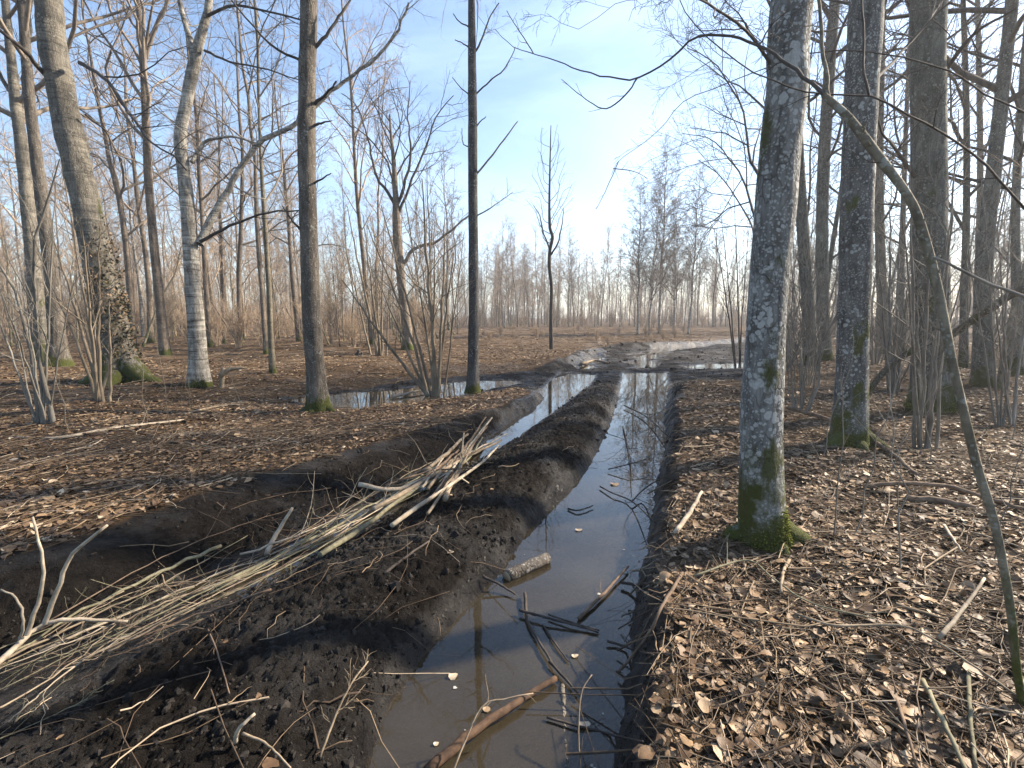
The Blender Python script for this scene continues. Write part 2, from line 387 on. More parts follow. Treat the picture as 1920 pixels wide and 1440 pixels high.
B_ASPEN = bark('banded_grey_bark', (0.075, 0.066, 0.054), (0.24, 0.215, 0.175), 0.15, (0.38, 0.39, 0.35), 0.75, 0.45, bands=0.7)
B_BIRCH = bark('silver_banded_bark', (0.13, 0.112, 0.092), (0.50, 0.47, 0.41), 0.15, (0.5, 0.5, 0.46), 0.2, 0.12, bands=0.95)
B_DARK = bark('dark_ridged_bark', (0.05, 0.042, 0.034), (0.17, 0.145, 0.12), 0.22, (0.34, 0.35, 0.32), 0.42, 0.08, fiss=1.3)
B_SLATE = bark('dark_slate_bark', (0.035, 0.034, 0.034), (0.11, 0.105, 0.10), 0.25, (0.34, 0.36, 0.36), 0.3, 0.05)
B_LICHEN = bark('lichen_crusted_bark', (0.085, 0.083, 0.078), (0.30, 0.30, 0.285), 1.0, (0.46, 0.47, 0.45), 0.62, 0.6)
B_LICHEN2 = bark('dark_lichen_bark', (0.05, 0.049, 0.047), (0.18, 0.18, 0.172), 0.6, (0.42, 0.44, 0.42), 0.5, 0.6)
B_WOOD = bark('brown_wood_bark', (0.075, 0.058, 0.044), (0.27, 0.215, 0.165), 0.1, (0.36, 0.35, 0.3), 0.4, 0.15, bands=0.4, vary=0.5)
B_GREEN = bark('green_grey_bark', (0.06, 0.058, 0.05), (0.20, 0.195, 0.168), 0.4, (0.33, 0.35, 0.3), 0.5, 0.4, vary=0.4)
B_SMOOTH = bark('smooth_grey_bark', (0.10, 0.085, 0.058), (0.25, 0.215, 0.155), 0.35, (0.34, 0.34, 0.29), 0.3, 0.3, bands=0.5, fiss=0.6)
T_DARK = plain_bark('dark_twig_bark', (0.03, 0.026, 0.023), (0.085, 0.072, 0.062))
T_BROWN = plain_bark('brown_twig_bark', (0.12, 0.098, 0.078), (0.27, 0.225, 0.18))
T_TAN = plain_bark('tan_twig_bark', (0.19, 0.138, 0.095), (0.42, 0.32, 0.225))
T_GREY = plain_bark('grey_twig_bark', (0.09, 0.082, 0.07), (0.22, 0.2, 0.17))
T_BIRCH = plain_bark('birch_twig_bark', (0.075, 0.058, 0.046), (0.19, 0.15, 0.118))
T_HAZEL = plain_bark('pale_hazel_bark', (0.10, 0.08, 0.057), (0.25, 0.20, 0.145))

def mat_ground():
    M = Mat('forest_floor'); v = M.coords(); mud = M.attr('mud'); wet = M.attr('wet')
    n1 = M.noise(v, 9, 8, 0.7, 0.4); n2 = M.noise(v, 0.7, 4, 0.6)
    lit = M.ramp(n1, [(0.3, (0.014, 0.009, 0.006)), (0.5, (0.075, 0.046, 0.025)), (0.72, (0.19, 0.125, 0.07))])
    lit = M.mix(M.ramp(n2, [(0.4, 0.0), (0.65, 0.6)]), lit, (0.14, 0.10, 0.064))
    mn = M.noise(v, 14, 8, 0.7, 0.3); mb = M.noise(v, 1.6, 4, 0.6)
    mc = M.ramp(mn, [(0.3, (0.0075, 0.0064, 0.0056)), (0.7, (0.027, 0.0228, 0.0195))])
    mc = M.mix(M.ramp(mb, [(0.52, 0.0), (0.72, 0.45)]), mc, (0.028, 0.0225, 0.018))
    # clay bared along the water and on the bed of the rut
    z = M.axis(v, 2)
    clay = M.math('MULTIPLY', M.ramp(M.noise(v, 2.6, 5, 0.65), [(0.5, 0.0), (0.62, 1.0)]), M.ramp(M.math('ADD', z, 0.5), [(0.10, 1.0), (0.195, 0.0)]))
    mc = M.mix(clay, mc, (0.20, 0.12, 0.045))
    col = M.mix(mud, lit, mc)
    rm = M.ramp(M.math('SUBTRACT', M.noise(v, 3, 5, 0.65), M.math('MULTIPLY', wet, 0.25)), [(0.22, 0.30), (0.60, 0.85)])
    rough = M.mix(mud, (0.9, 0.9, 0.9), rm)
    h = M.math('ADD', M.noise(v, 30, 8, 0.72, 0.5), M.math('MULTIPLY', M.noise(v, 110, 4, 0.7), 0.4))
    rgh = M.n.new('ShaderNodeRGBToBW'); M.link(rough, rgh.inputs[0])
    m_ = M.done(col, rgh.outputs[0], M.bump(h, 1.0, 0.06), 0.3)
    M.link(M.ramp(M.math('ADD', M.noise(v, 1.1, 5, 0.7), M.math('MULTIPLY', wet, 0.3)), [(0.46, 0.04), (0.70, 0.5)]), M.b.inputs['Specular IOR Level'])
    return m_

def mat_water():
    M = Mat('muddy_water'); v = M.coords()
    M.n.remove(M.b)
    nrm = M.bump(M.noise(v, 3.5, 3, 0.5), 0.05, 0.01)
    fr = M.n.new('ShaderNodeFresnel'); fr.inputs['IOR'].default_value = 1.5; M.link(nrm, fr.inputs['Normal'])
    gl = M.n.new('ShaderNodeBsdfGlossy'); gl.inputs['Roughness'].default_value = 0.015; gl.inputs['Color'].default_value = (1, 1, 1, 1); M.link(nrm, gl.inputs['Normal'])
    tr = M.n.new('ShaderNodeBsdfTransparent'); tr.inputs['Color'].default_value = (0.80, 0.62, 0.38, 1)
    df = M.n.new('ShaderNodeBsdfDiffuse'); M.link(M.ramp(M.noise(v, 1.3, 4), [(0.3, (0.054, 0.042, 0.025)), (0.7, (0.080, 0.068, 0.047))]), df.inputs['Color'])
    m1 = M.n.new('ShaderNodeMixShader'); m1.inputs[0].default_value = 0.45; M.link(tr.outputs[0], m1.inputs[1]); M.link(df.outputs[0], m1.inputs[2])
    m2 = M.n.new('ShaderNodeMixShader'); M.link(fr.outputs[0], m2.inputs[0]); M.link(m1.outputs[0], m2.inputs[1]); M.link(gl.outputs[0], m2.inputs[2])
    M.link(m2.outputs[0], M.out.inputs['Surface']); return M.m

def mat_leaf():
    M = Mat('dead_leaf'); a = M.attr('rnd')
    col = M.ramp(a, [(0.0, (0.022, 0.012, 0.006)), (0.3, (0.10, 0.058, 0.029)), (0.6, (0.20, 0.126, 0.066)), (0.86, (0.32, 0.225, 0.135)), (1.0, (0.52, 0.43, 0.31))])
    col = M.mix(0.35, col, M.mix(1.0, col, M.ramp(M.noise(M.coords(), 60, 4, 0.7), [(0.3, 0.35), (0.7, 1.5)]), 'MULTIPLY'))
    return M.done(col, 0.6, M.bump(M.noise(M.coords(), 120, 3), 0.4, 0.004), 0.35)

def mat_twig_litter():
    M = Mat('fallen_twig'); a = M.attr('rnd')
    col = M.ramp(a, [(0.0, (0.03, 0.019, 0.012)), (0.5, (0.105, 0.07, 0.042)), (0.85, (0.23, 0.165, 0.102)), (1.0, (0.45, 0.36, 0.26))])
    col = M.mix(0.5, col, M.mix(1.0, col, M.ramp(M.noise(M.coords(), 25, 4, 0.7), [(0.3, 0.3), (0.7, 1.5)]), 'MULTIPLY'))
    return M.done(col, 0.75, None, 0.3)

M_GROUND, M_WATER, M_LEAF, M_TWIG = mat_ground(), mat_water(), mat_leaf(), mat_twig_litter()
S_PALE = plain_bark('peeled_stick', (0.20, 0.16, 0.115), (0.44, 0.37, 0.28), 14, 1.0)
S_TAN = plain_bark('tan_stick', (0.12, 0.09, 0.06), (0.29, 0.23, 0.16), 14, 1.0, attr=None)
S_BROWN = plain_bark('brown_stick', (0.075, 0.05, 0.034), (0.20, 0.14, 0.095), 16, 1.0)
S_DARK = plain_bark('soaked_stick', (0.02, 0.017, 0.015), (0.075, 0.06, 0.05), 16, 1.0)
S_RED = plain_bark('red_brown_bark', (0.035, 0.020, 0.013), (0.14, 0.085, 0.052), 18, 1.0)
S_OLIVE = plain_bark('olive_stick', (0.09, 0.082, 0.05), (0.22, 0.20, 0.13), 14, 1.0)
S_BIRCH = bark('birch_log_bark', (0.06, 0.05, 0.04), (0.22, 0.19, 0.155), 0.6, (0.42, 0.40, 0.37), vary=0)
S_MOSSY = bark('mossy_branch_bark', (0.05, 0.044, 0.035), (0.16, 0.14, 0.11), 0.4, (0.33, 0.35, 0.3), 0, 0.9, vary=0)
S_CUT = plain_bark('cut_wood', (0.32, 0.22, 0.12), (0.52, 0.39, 0.24), 30, 1.0, 0)
M_MOSS = Mat('moss'); M_MOSS = M_MOSS.done(M_MOSS.ramp(M_MOSS.attr('rnd'), [(0, (0.03, 0.033, 0.008)), (0.6, (0.10, 0.112, 0.018)), (1, (0.19, 0.20, 0.04))]), 0.9, None, 0.1)

# ------------------------------------------------------------------ ground and water
def graded(lo, flo, fhi, hi, step, g):
    mid = list(np.arange(flo, fhi, step)); a, s = [], step
    p = flo
    while p > lo: s *= g; p -= s; a.append(p)
    b, s, p = [], step, mid[-1]
    while p < hi: s *= g; p += s; b.append(p)
    return np.array(a[::-1] + mid + b)
gx = graded(-290, -3.6, 2.2, 290, 0.0145, 1.02); gy = graded(-12, 1.4, 6.5, 290, 0.0145, 1.012)
X, Y = np.meshgrid(gx, gy); Z, MU, WE = land(X.ravel(), Y.ravel())
g = Geo(); nx, ny = len(gx), len(gy)
i = np.arange(ny - 1)[:, None] * nx + np.arange(nx - 1)[None]
g.quads(np.column_stack([X.ravel(), Y.ravel(), Z]), np.stack([i, i + 1, i + nx + 1, i + nx], -1).reshape(-1, 4), MU)
ground = g.build('ground', M_GROUND, attr='mud'); tag(ground, kind='structure')
at = ground.data.attributes.new('wet', 'FLOAT', 'POINT'); at.data.foreach_set('value', WE.astype(np.float32))
g = Geo(); wx, wy = np.linspace(-9, 14, 24), np.linspace(-2, 34, 37); X, Y = np.meshgrid(wx, wy)
i = np.arange(36)[:, None] * 24 + np.arange(23)[None]
g.quads(np.column_stack([X.ravel(), Y.ravel(), np.full(X.size, WZ)]), np.stack([i, i + 1, i + 25, i + 24], -1).reshape(-1, 4))
water = g.build('water', M_WATER); tag(water, kind='structure')

# ------------------------------------------------------------------ dead leaves and fallen twigs (uncountable: stuff)
def scatter(bands):
    xs, ys = [], []
    for r0, r1, dens in bands:
        n = int((r1 * r1 - r0 * r0) * 0.5 * (2 * 0.92) * dens)
        r = np.sqrt(RNG.uniform(r0 * r0, r1 * r1, n)); a = RNG.uniform(-0.92, 0.92, n)
        xs.append(r * np.sin(a)); ys.append(r * np.cos(a))
    return np.concatenate(xs), np.concatenate(ys)

def make_leaves(x, y, size, name, label, fine):
    z, mud, wet = land(x, y)
    keep = (RNG.random(len(x)) > mud * 0.998) & (z > WZ - 0.0)
    x, y, z, size = x[keep], y[keep], z[keep], size[keep]; n = len(x)
    st_ = [(.1, .20), (.3, .37), (.55, .38), (.78, .25), (.93, .10)] if fine else [(.3, .36), (.68, .33)]
    u = np.array([0] + [q[0] for q in st_ for _ in range(3)] + [1.0]); w = np.array([0] + [v for q in st_ for v in (-q[1], 0, q[1])] + [0]); nv, m_ = len(u), len(st_)
    tri = [[0, 1, 2], [0, 2, 3]]
    for k in range(m_ - 1):
        p_ = 1 + 3 * k; tri += [[p_, p_ + 3, p_ + 4], [p_, p_ + 4, p_ + 1], [p_ + 1, p_ + 4, p_ + 5], [p_ + 1, p_ + 5, p_ + 2]]
    p_ = 1 + 3 * (m_ - 1); tri += [[p_, nv - 1, p_ + 1], [p_ + 1, nv - 1, p_ + 2]]; tri = np.array(tri)
    fold = RNG.uniform(-0.2, 0.4, n)[:, None]; bend = RNG.normal(0, 0.35, n)[:, None]; wd = RNG.uniform(0.75, 1.25, n)[:, None]
    jit = RNG.normal(0, 0.045, (n, nv)); asym = RNG.normal(0, 0.12, n)[:, None] * (u * (1 - u))[None] * 2
    L = np.stack([np.broadcast_to(u - 0.5, (n, nv)), w[None] * wd * (1 + RNG.normal(0, 0.10, (n, nv))) + asym, fold * np.abs(w)[None] + bend * (u - 0.5)[None] ** 2 * 2 + jit], -1) * size[:, None, None]
    tilt = np.abs(RNG.normal(0, 0.20, n)); ta = RNG.uniform(0, 2 * PI, n); az = RNG.uniform(0, 2 * PI, n)
    c, s = np.cos(az)[:, None], np.sin(az)[:, None]
    lx, ly, lz = L[..., 0] * c - L[..., 1] * s, L[..., 0] * s + L[..., 1] * c, L[..., 2]
    ax, ay = np.cos(ta)[:, None], np.sin(ta)[:, None]; ct, st = np.cos(tilt)[:, None], np.sin(tilt)[:, None]
    d = lx * ax + ly * ay; e = -lx * ay + ly * ax
    d2, z2 = d * ct - lz * st, d * st + lz * ct
    V = np.stack([d2 * ax - e * ay, d2 * ay + e * ax, z2], -1)
    V += np.stack([x, y, z + 0.006 + RNG.random(n) * 0.02 + size * 0.4 * np.sin(tilt)], -1)[:, None]
    me = bpy.data.meshes.new(name); V = V.reshape(-1, 3)
    T = (np.arange(n)[:, None, None] * nv + tri[None]).reshape(-1, 3)
    me.vertices.add(len(V)); me.vertices.foreach_set('co', V.astype(np.float32).ravel())
    me.loops.add(T.size); me.loops.foreach_set('vertex_index', T.astype(np.int32).ravel())
    me.polygons.add(len(T)); me.polygons.foreach_set('loop_start', np.arange(0, T.size, 3, dtype=np.int32)); me.polygons.foreach_set('loop_total', np.full(len(T), 3, np.int32))
    me.update(calc_edges=True)
    a = me.attributes.new('rnd', 'FLOAT', 'POINT'); a.data.foreach_set('value', np.repeat(RNG.beta(1.5, 1.9, n), nv).astype(np.float32))
    me.materials.append(M_LEAF)
    o = bpy.data.objects.new(name, me); C.objects.link(o)
    return tag(o, label, 'leaves', None, 'stuff')
lx, ly = scatter([(1.3, 4, 760), (4, 7, 520), (7, 12, 270), (12, 22, 90), (22, 40, 14)])
rr = np.hypot(lx, ly)
sz = 0.014 + RNG.gamma(2.1, 0.015, len(lx)) * (1 + np.clip((rr - 6) * 0.03, 0, 1.0))
sz = np.minimum(sz, 0.085 + 0.004 * rr)
nr = rr < 6.5
make_leaves(lx[nr], ly[nr], sz[nr], 'leaf_litter', 'brown dead leaves strewn over the near forest floor', True)
make_leaves(lx[~nr], ly[~nr], sz[~nr], 'leaf_litter', 'brown dead leaves strewn over the farther forest floor', False)

tx, ty = scatter([(1.3, 4, 330), (4, 8, 140), (8, 14, 36), (14, 26, 11), (26, 60, 4)])
tz, tm, tw = land(tx, ty)
keep = (RNG.random(len(tx)) > tm * 0.95) & (tz > WZ + 0.01); tx, ty, tz = tx[keep], ty[keep], tz[keep]; n = len(tx)
r = np.hypot(tx, ty); Lh = RNG.gamma(1.6, 0.11, n) * (1 + np.clip((r - 5) * 0.04, 0, 1.4)) + 0.04
azm = RNG.uniform(0, 2 * PI, n); st = np.linspace(-1, 1, 6)
curv = RNG.normal(0, 0.2, n)
px = tx[:, None] + (st[None] * np.cos(azm)[:, None] - curv[:, None] * st[None] ** 2 * np.sin(azm)[:, None]) * Lh[:, None]
py = ty[:, None] + (st[None] * np.sin(azm)[:, None] + curv[:, None] * st[None] ** 2 * np.cos(azm)[:, None]) * Lh[:, None]
px += RNG.normal(0, 0.05, px.shape) * Lh[:, None]; py += RNG.normal(0, 0.05, py.shape) * Lh[:, None]
pz = land(px.ravel(), py.ravel())[0].reshape(px.shape)
pz = np.maximum(pz.mean(1, keepdims=True) * 0.6 + pz * 0.4, pz * 0.5 + pz.mean(1, keepdims=True) * 0.5) + 0.014 + np.abs(RNG.normal(0, 0.012, (n, 1))) + RNG.normal(0, 0.10, (n, 1)) * st[None] * Lh[:, None] * 0.5
rad = (0.0013 + RNG.gamma(1.3, 0.0012, n)) * (1 + np.clip((r - 4) * 0.05, 0, 1.6))
g = Geo(); g.tubes(np.stack([px, py, pz], -1), rad[:, None] * np.linspace(1, 0.45, 6)[None], 4)
tw = g.build('twig_litter', M_TWIG, attr='rnd'); tag(tw, 'fine fallen twigs scattered over the forest floor', 'twigs', None, 'stuff')

# crumbs and clods of earth on the churned mud
cx_, cy_ = scatter([(1.4, 4, 1500), (4, 8, 220), (8, 14, 60), (14, 32, 9)])
cz_, cm_, _w = land(cx_, cy_); keep = (cm_ > 0.6) & (cz_ > WZ + 0.015) & (vnoise(cx_ * 1.7, cy_ * 1.7, 91) > RNG.random(len(cx_)) * 0.9); cx_, cy_, cz_ = cx_[keep], cy_[keep], cz_[keep]; n = len(cx_)
th = np.arange(6) * PI / 3; lat = np.array([-0.7, 0.0, 0.75]); ring = np.stack([np.outer(np.cos(lat), np.cos(th)), np.outer(np.cos(lat), np.sin(th)), np.outer(np.sin(lat), np.ones(6))], -1).reshape(-1, 3)
ring = np.concatenate([ring, [[0, 0, -1], [0, 0, 1]]])
rad = (0.0025 + RNG.gamma(1.1, 0.0036, n)) * (1 + np.clip(np.hypot(cx_, cy_) - 4, 0, 20) * 0.16)
V = ring[None] * (1 + RNG.normal(0, 0.24, (n, 20, 1))) * rad[:, None, None] * RNG.uniform(0.6, 1.3, (n, 1, 3)) + np.stack([cx_, cy_, cz_ + rad * 0.1], -1)[:, None]
F0 = [[6 * a + b, 6 * a + (b + 1) % 6, 6 * a + 6 + (b + 1) % 6, 6 * a + 6 + b] for a in range(2) for b in range(6)] + [[18, (b + 2) % 6, (b + 1) % 6, b] for b in (0, 2, 4)] + [[19, 12 + b, 12 + b + 1, 12 + (b + 2) % 6] for b in (0, 2, 4)]
g = Geo(); g.quads(V.reshape(-1, 3), (np.arange(n)[:, None, None] * 20 + np.array(F0)[None]).reshape(-1, 4))
cl = g.build('mud_clods', plain_bark('crumbled_earth', (0.007, 0.006, 0.0052), (0.03, 0.0245, 0.02), 12, 1.0, 0), smooth=False); tag(cl, 'crumbs and clods of dark earth on the mud', 'earth', None, 'stuff')

# ------------------------------------------------------------------ trees
def local(P, base): return np.asarray(P) - np.asarray(base)

def crown_geo(P, R, nl=20, t0=0.45, t1=0.98, n2=8, n3=5, n4=4, ang=(38, 68), lf=0.30, up=0.06, fine=1.0, wob=0.16, k1=6, droop=0.0, geo=None, rfl=0.014):
    """limbs, boughs, branches and twigs springing from one stem"""
    g = geo or Geo()
    P1, R1 = spawn(P[None], R[None], nl, t0, t1, ang, lf, rfl, 9, wob, up, 0.55, 0.22, 0.55)
    g.tubes(P1, R1, k1)
    P2, R2 = spawn(P1, R1, n2, 0.2, 1.0, (28, 58), 0.46, 0.011, 6, wob * 1.1, up * 0.7 - droop * 0.4, 0.65, 0.3); g.tubes(P2, R2, 4)
    P3, R3 = spawn(P2, R2, n3, 0.15, 1.0, (25, 55), 0.52, 0.009, 5, wob * 1.1, up * 0.5 - droop, 0.7, 0.35); g.tubes(P3, R3 * fine, 3)
    if n4:
        P4, R4 = spawn(P3, R3, n4, 0.15, 1.0, (22, 50), 0.6, 0.008, 4, wob * 1.1, up * 0.3 - droop * 1.6, 0.75, 0.45); g.tubes(P4, np.maximum(R4, 0.0018) * fine, 3)
    return g

def limb_geo(g, PTS, r0, r1, twigs=(8, 5, 4), lf=0.35, up=0.03, wob=0.16, sides=8, t0=0.15):
    n = max(8, 3 * len(PTS)); Q = catmull(PTS, n)
    Q = Q + np.concatenate([np.zeros((1, 3)), RNG.normal(0, r0 * 0.25, (n - 1, 3))])
    rad = r0 + (r1 - r0) * np.linspace(0, 1, n) ** 0.8
    g.tubes(Q[None], rad[None], sides)
    P, R = Q[None], rad[None]
    for k, m in enumerate(twigs):
        P, R = spawn(P, R, m, t0, 1.0, (28, 62), lf if k == 0 else 0.5, 0.010, 6 if k == 0 else 5, wob, up, 0.65, 0.35, 0.4)
        g.tubes(P, np.maximum(R, 0.0012), 5 if k == 0 else 3)
    return g

def extend(P, R, H, bend=0.35, tip=0.03):
    """carry a stem on above the frame, straightening towards the vertical"""
    P, R = list(P), list(R); d = P[-1] - P[-2]; d = d / np.linalg.norm(d)
    z0 = P[-1][2]; r0 = R[-1]; n = 6
    if H <= z0 + 0.5: return np.array(P), np.array(R)
    st = (H - z0) / n
    for k in range(n):
        d = d * (1 - bend) + np.array([0, 0, 1]) * bend; d = d + RNG.normal(0, 0.035, 3); d /= np.linalg.norm(d)
        P.append(P[-1] + d * st); R.append(r0 + (tip - r0) * ((k + 1) / n) ** 1.1)
    return np.array(P), np.array(R)

def moss_tufts(tree, P, R, h, n, side=None, seed=0, spread=1.15):
    """short mossy tufts clothing the foot of a stem"""
    z = h * RNG.random(n) ** 2.4; th = RNG.uniform(0, 2 * PI, n)
    if side is not None: th = side + RNG.normal(0, 1.0, n)
    rr = np.interp(z, P[:, 2] - P[0, 2], R) * (1 + (spread - 1) * np.exp(-z / 0.16)) * RNG.uniform(0.90, 1.0, n)
    cx = np.interp(z, P[:, 2] - P[0, 2], P[:, 0]); cy = np.interp(z, P[:, 2] - P[0, 2], P[:, 1])
    b = np.stack([cx + rr * np.cos(th), cy + rr * np.sin(th), P[0, 2] + z], -1)
    d = np.stack([np.cos(th), np.sin(th), RNG.uniform(0.1, 1.2, n)], -1) + RNG.normal(0, 0.4, (n, 3)); d /= np.linalg.norm(d, axis=1, keepdims=True)
    L = RNG.uniform(0.005, 0.013, n)[:, None]
    g = Geo(); g.tubes(np.stack([b - d * 0.01, b + d * L * 0.6, b + d * L + np.array([0, 0, -0.2]) * L], 1), np.stack([np.full(n, 0.005), np.full(n, 0.0035), np.full(n, 0.0008)], 1), 3)
    return tag(g.build('moss', M_MOSS, tree, attr='rnd'), kind='stuff')

def photo_tree(name, label, cat, pts, H, m_trunk, m_twig, crown=None, limbs=(), flare=0.5, lobes=3, sides=20, rough=0.035, moss=None, group=None, seed=1.0, roots=(), dy=(), base=None, buried=0.12, base_len=0.28):
    """pts: (x, y, width) along the stem in photo pixels, first = foot; every later point stands dy behind the foot"""
    b = hit(pts[0][0], pts[0][1]) if base is None else np.asarray(base, float)
    root = empty(name, b, label, cat, group)
    P, R = [], []
    for k, (x, y, w) in enumerate(pts):
        p = b if k == 0 else at_y(x, y, b[1] + (dy[k] if k < len(dy) else 0))
        P.append(p); R.append(w * half(p))
    P[0] = b - np.array([0, 0, 0.0])
    P, R = extend(P, R, H)
    P = np.concatenate([[P[0] - np.array([0, 0, buried])], P]); R = np.concatenate([[R[0]], R])
    V, F, Pc, Rc = bark_tube(local(P, b), R, sides, max(0.06, 0.035 * R[0] / 0.2 + 0.05), flare, lobes, rough, seed, base_len)
    g = Geo(); g.quads(V, F); g.build('trunk', m_trunk, root)
    for ang_, ln_, rr_ in roots:
        dv = np.array([math.cos(ang_), math.sin(ang_), 0]); r_ = R[1]
        q = np.array([dv * r_ * 0.35 + [0, 0, 0.34 * ln_ / 0.3], dv * (r_ * 0.8) + [0, 0, 0.16 * ln_ / 0.3], dv * (r_ + ln_ * 0.45) + [0, 0, 0.035], dv * (r_ + ln_) + [0, 0, -0.04], dv * (r_ + ln_ * 1.3) + [0, 0, -0.12]])
        V, F, _a, _b = bark_tube(q, rr_ * np.array([1.0, 1.15, 0.9, 0.6, 0.3]), 14, 0.03, 0, 3, 0.08, ang_ + 3); g = Geo(); g.quads(V, F); g.build('root', m_trunk, root)
    if crown:
        kw = dict(crown); z0 = kw.pop('z0')
        t0 = float(np.argmax(Pc[:, 2] > z0)) / (len(Pc) - 1)
        g = crown_geo(Pc[::2], Rc[::2], t0=t0, **kw); g.build('crown', m_twig, root)
    for lm in limbs:
        pp = [at_y(q[0], q[1], b[1] + (q[2] if len(q) > 2 else 0)) - b for q in lm['p']]
        # the limb starts inside the stem
        sc = half(pp[0] + b)
        gg = limb_geo(Geo(), pp, lm['w'][0] * sc, lm['w'][1] * sc, lm.get('t', (7, 5, 4)), lm.get('lf', 0.35), lm.get('up', 0.03), lm.get('wob', 0.16))
        gg.build('limb', lm.get('m', m_twig), root)
    if moss: moss_tufts(root, Pc[Pc[:, 2] >= -0.001], Rc[Pc[:, 2] >= -0.001], *moss)
    return root

TOP = dict(nl=16, n2=7, n3=5, n4=4, lf=0.34)
# --- left of the track
photo_tree('leaning_tree', 'thick banded grey trunk leaning left with mossy ivy-brown foot on the left', 'tree',
    [(228, 716, 84), (214, 640, 72), (190, 520, 64), (158, 370, 61), (122, 210, 59), (98, 80, 60), (90, 0, 58)], 21, B_ASPEN, T_BROWN,
    dict(TOP, z0=9.5), [
        dict(p=[(150, 118), (200, 150, -1), (245, 215, -1.5), (280, 265, -2), (320, 290, -2.2), (350, 320, -2)], w=(11, 3), t=(10, 5, 4), m=T_DARK),
        dict(p=[(85, 140), (40, 90, -1), (0, 55, -1.5), (-60, 10, -2)], w=(12, 6), t=(8, 5, 4), m=T_DARK),
        dict(p=[(160, 215), (200, 250, 0.6), (215, 310, 1)], w=(5, 2), t=(5, 4, 3), m=T_DARK)],
    flare=0.5, lobes=3, sides=28, rough=0.05, moss=(0.5, 2600), seed=2.0, base_len=0.4, roots=((-0.15, 0.55, 0.24), (-2.7, 0.35, 0.2), (-1.3, 0.25, 0.2)))
photo_tree('silver_tree', 'silver banded forked tree with a long limb reaching right, behind a broken stub', 'tree',
    [(373, 726, 44), (370, 640, 36), (361, 520, 31), (355, 430, 30), (346, 330, 27), (338, 260, 25), (350, 190, 24), (366, 110, 23), (384, 40, 17), (392, 0, 15)], 18, B_BIRCH, T_BROWN,
    dict(TOP, z0=8.5), [
        dict(p=[(374, 458), (398, 405, .2), (432, 345, .3), (468, 285, .4), (520, 250, .5), (560, 226, .6), (618, 172, .8), (680, 128, 1), (735, 75, 1), (752, 40, 1), (770, 5, 1)], w=(17, 5), t=(16, 7, 5), lf=0.22, up=0.08, m=B_BIRCH),
        dict(p=[(372, 455), (430, 425, -.3), (500, 400, -.5), (560, 395, -.7)], w=(8, 3), t=(6, 4, 3), m=T_DARK),
        dict(p=[(360, 305), (382, 268, .2), (420, 257, .3), (465, 262, .4), (500, 280, .5)], w=(10, 3), t=(6, 5, 4), m=B_BIRCH),
        dict(p=[(362, 110), (352, 60, .1), (342, 20, .2), (330, -60, .2), (320, -160, .3)], w=(14, 6), t=(9, 6, 4), m=B_BIRCH),
        dict(p=[(384, 95), (430, 115, -.5), (500, 130, -.8), (560, 150, -1)], w=(6, 2), t=(9, 5, 4), m=T_DARK),
        dict(p=[(388, 30), (440, 10, -.5), (520, 25, -.8), (575, 40, -1.2)], w=(7, 3), t=(10, 5, 4), m=T_DARK)],
    flare=0.45, sides=22, moss=(0.25, 900), seed=3.0)
photo_tree('straight_tree', 'straight dark ridged trunk with bright green mossy foot, left of the pond', 'tree',
    [(598, 772, 46), (592, 700, 38), (585, 600, 36), (579, 450, 35), (575, 300, 34), (576, 150, 34), (578, 0, 32)], 19, B_DARK, T_BROWN,
    dict(TOP, z0=7.5), [
        dict(p=[(588, 92), (612, 65), (640, 25, .1), (655, 0, .2)], w=(8, 4), t=(4, 3), m=T_DARK),
        dict(p=[(590, 195), (615, 172, -.2), (632, 150, -.3)], w=(7, 3), t=(3, 2), m=T_DARK),
        dict(p=[(590, 235), (612, 228, -.2), (622, 226, -.3)], w=(6, 2), t=(2,), m=T_DARK),
        dict(p=[(586, 345), (612, 330, -.2), (620, 325, -.3)], w=(5, 2), t=(2,), m=T_DARK),
        dict(p=[(568, 115), (510, 85, -.3), (450, 20, -.6), (420, -20, -1)], w=(6, 2), t=(9, 6, 4), m=T_DARK),
        dict(p=[(562, 430), (545, 410, -.2), (530, 385, -.2)], w=(5, 2), t=(3, 2), m=T_DARK)],
    flare=0.5, sides=24, moss=(0.32, 2600), seed=4.0, base_len=0.2, roots=((-0.3, 0.16, 0.07), (3.4, 0.12, 0.07), (-1.8, 0.08, 0.07)))
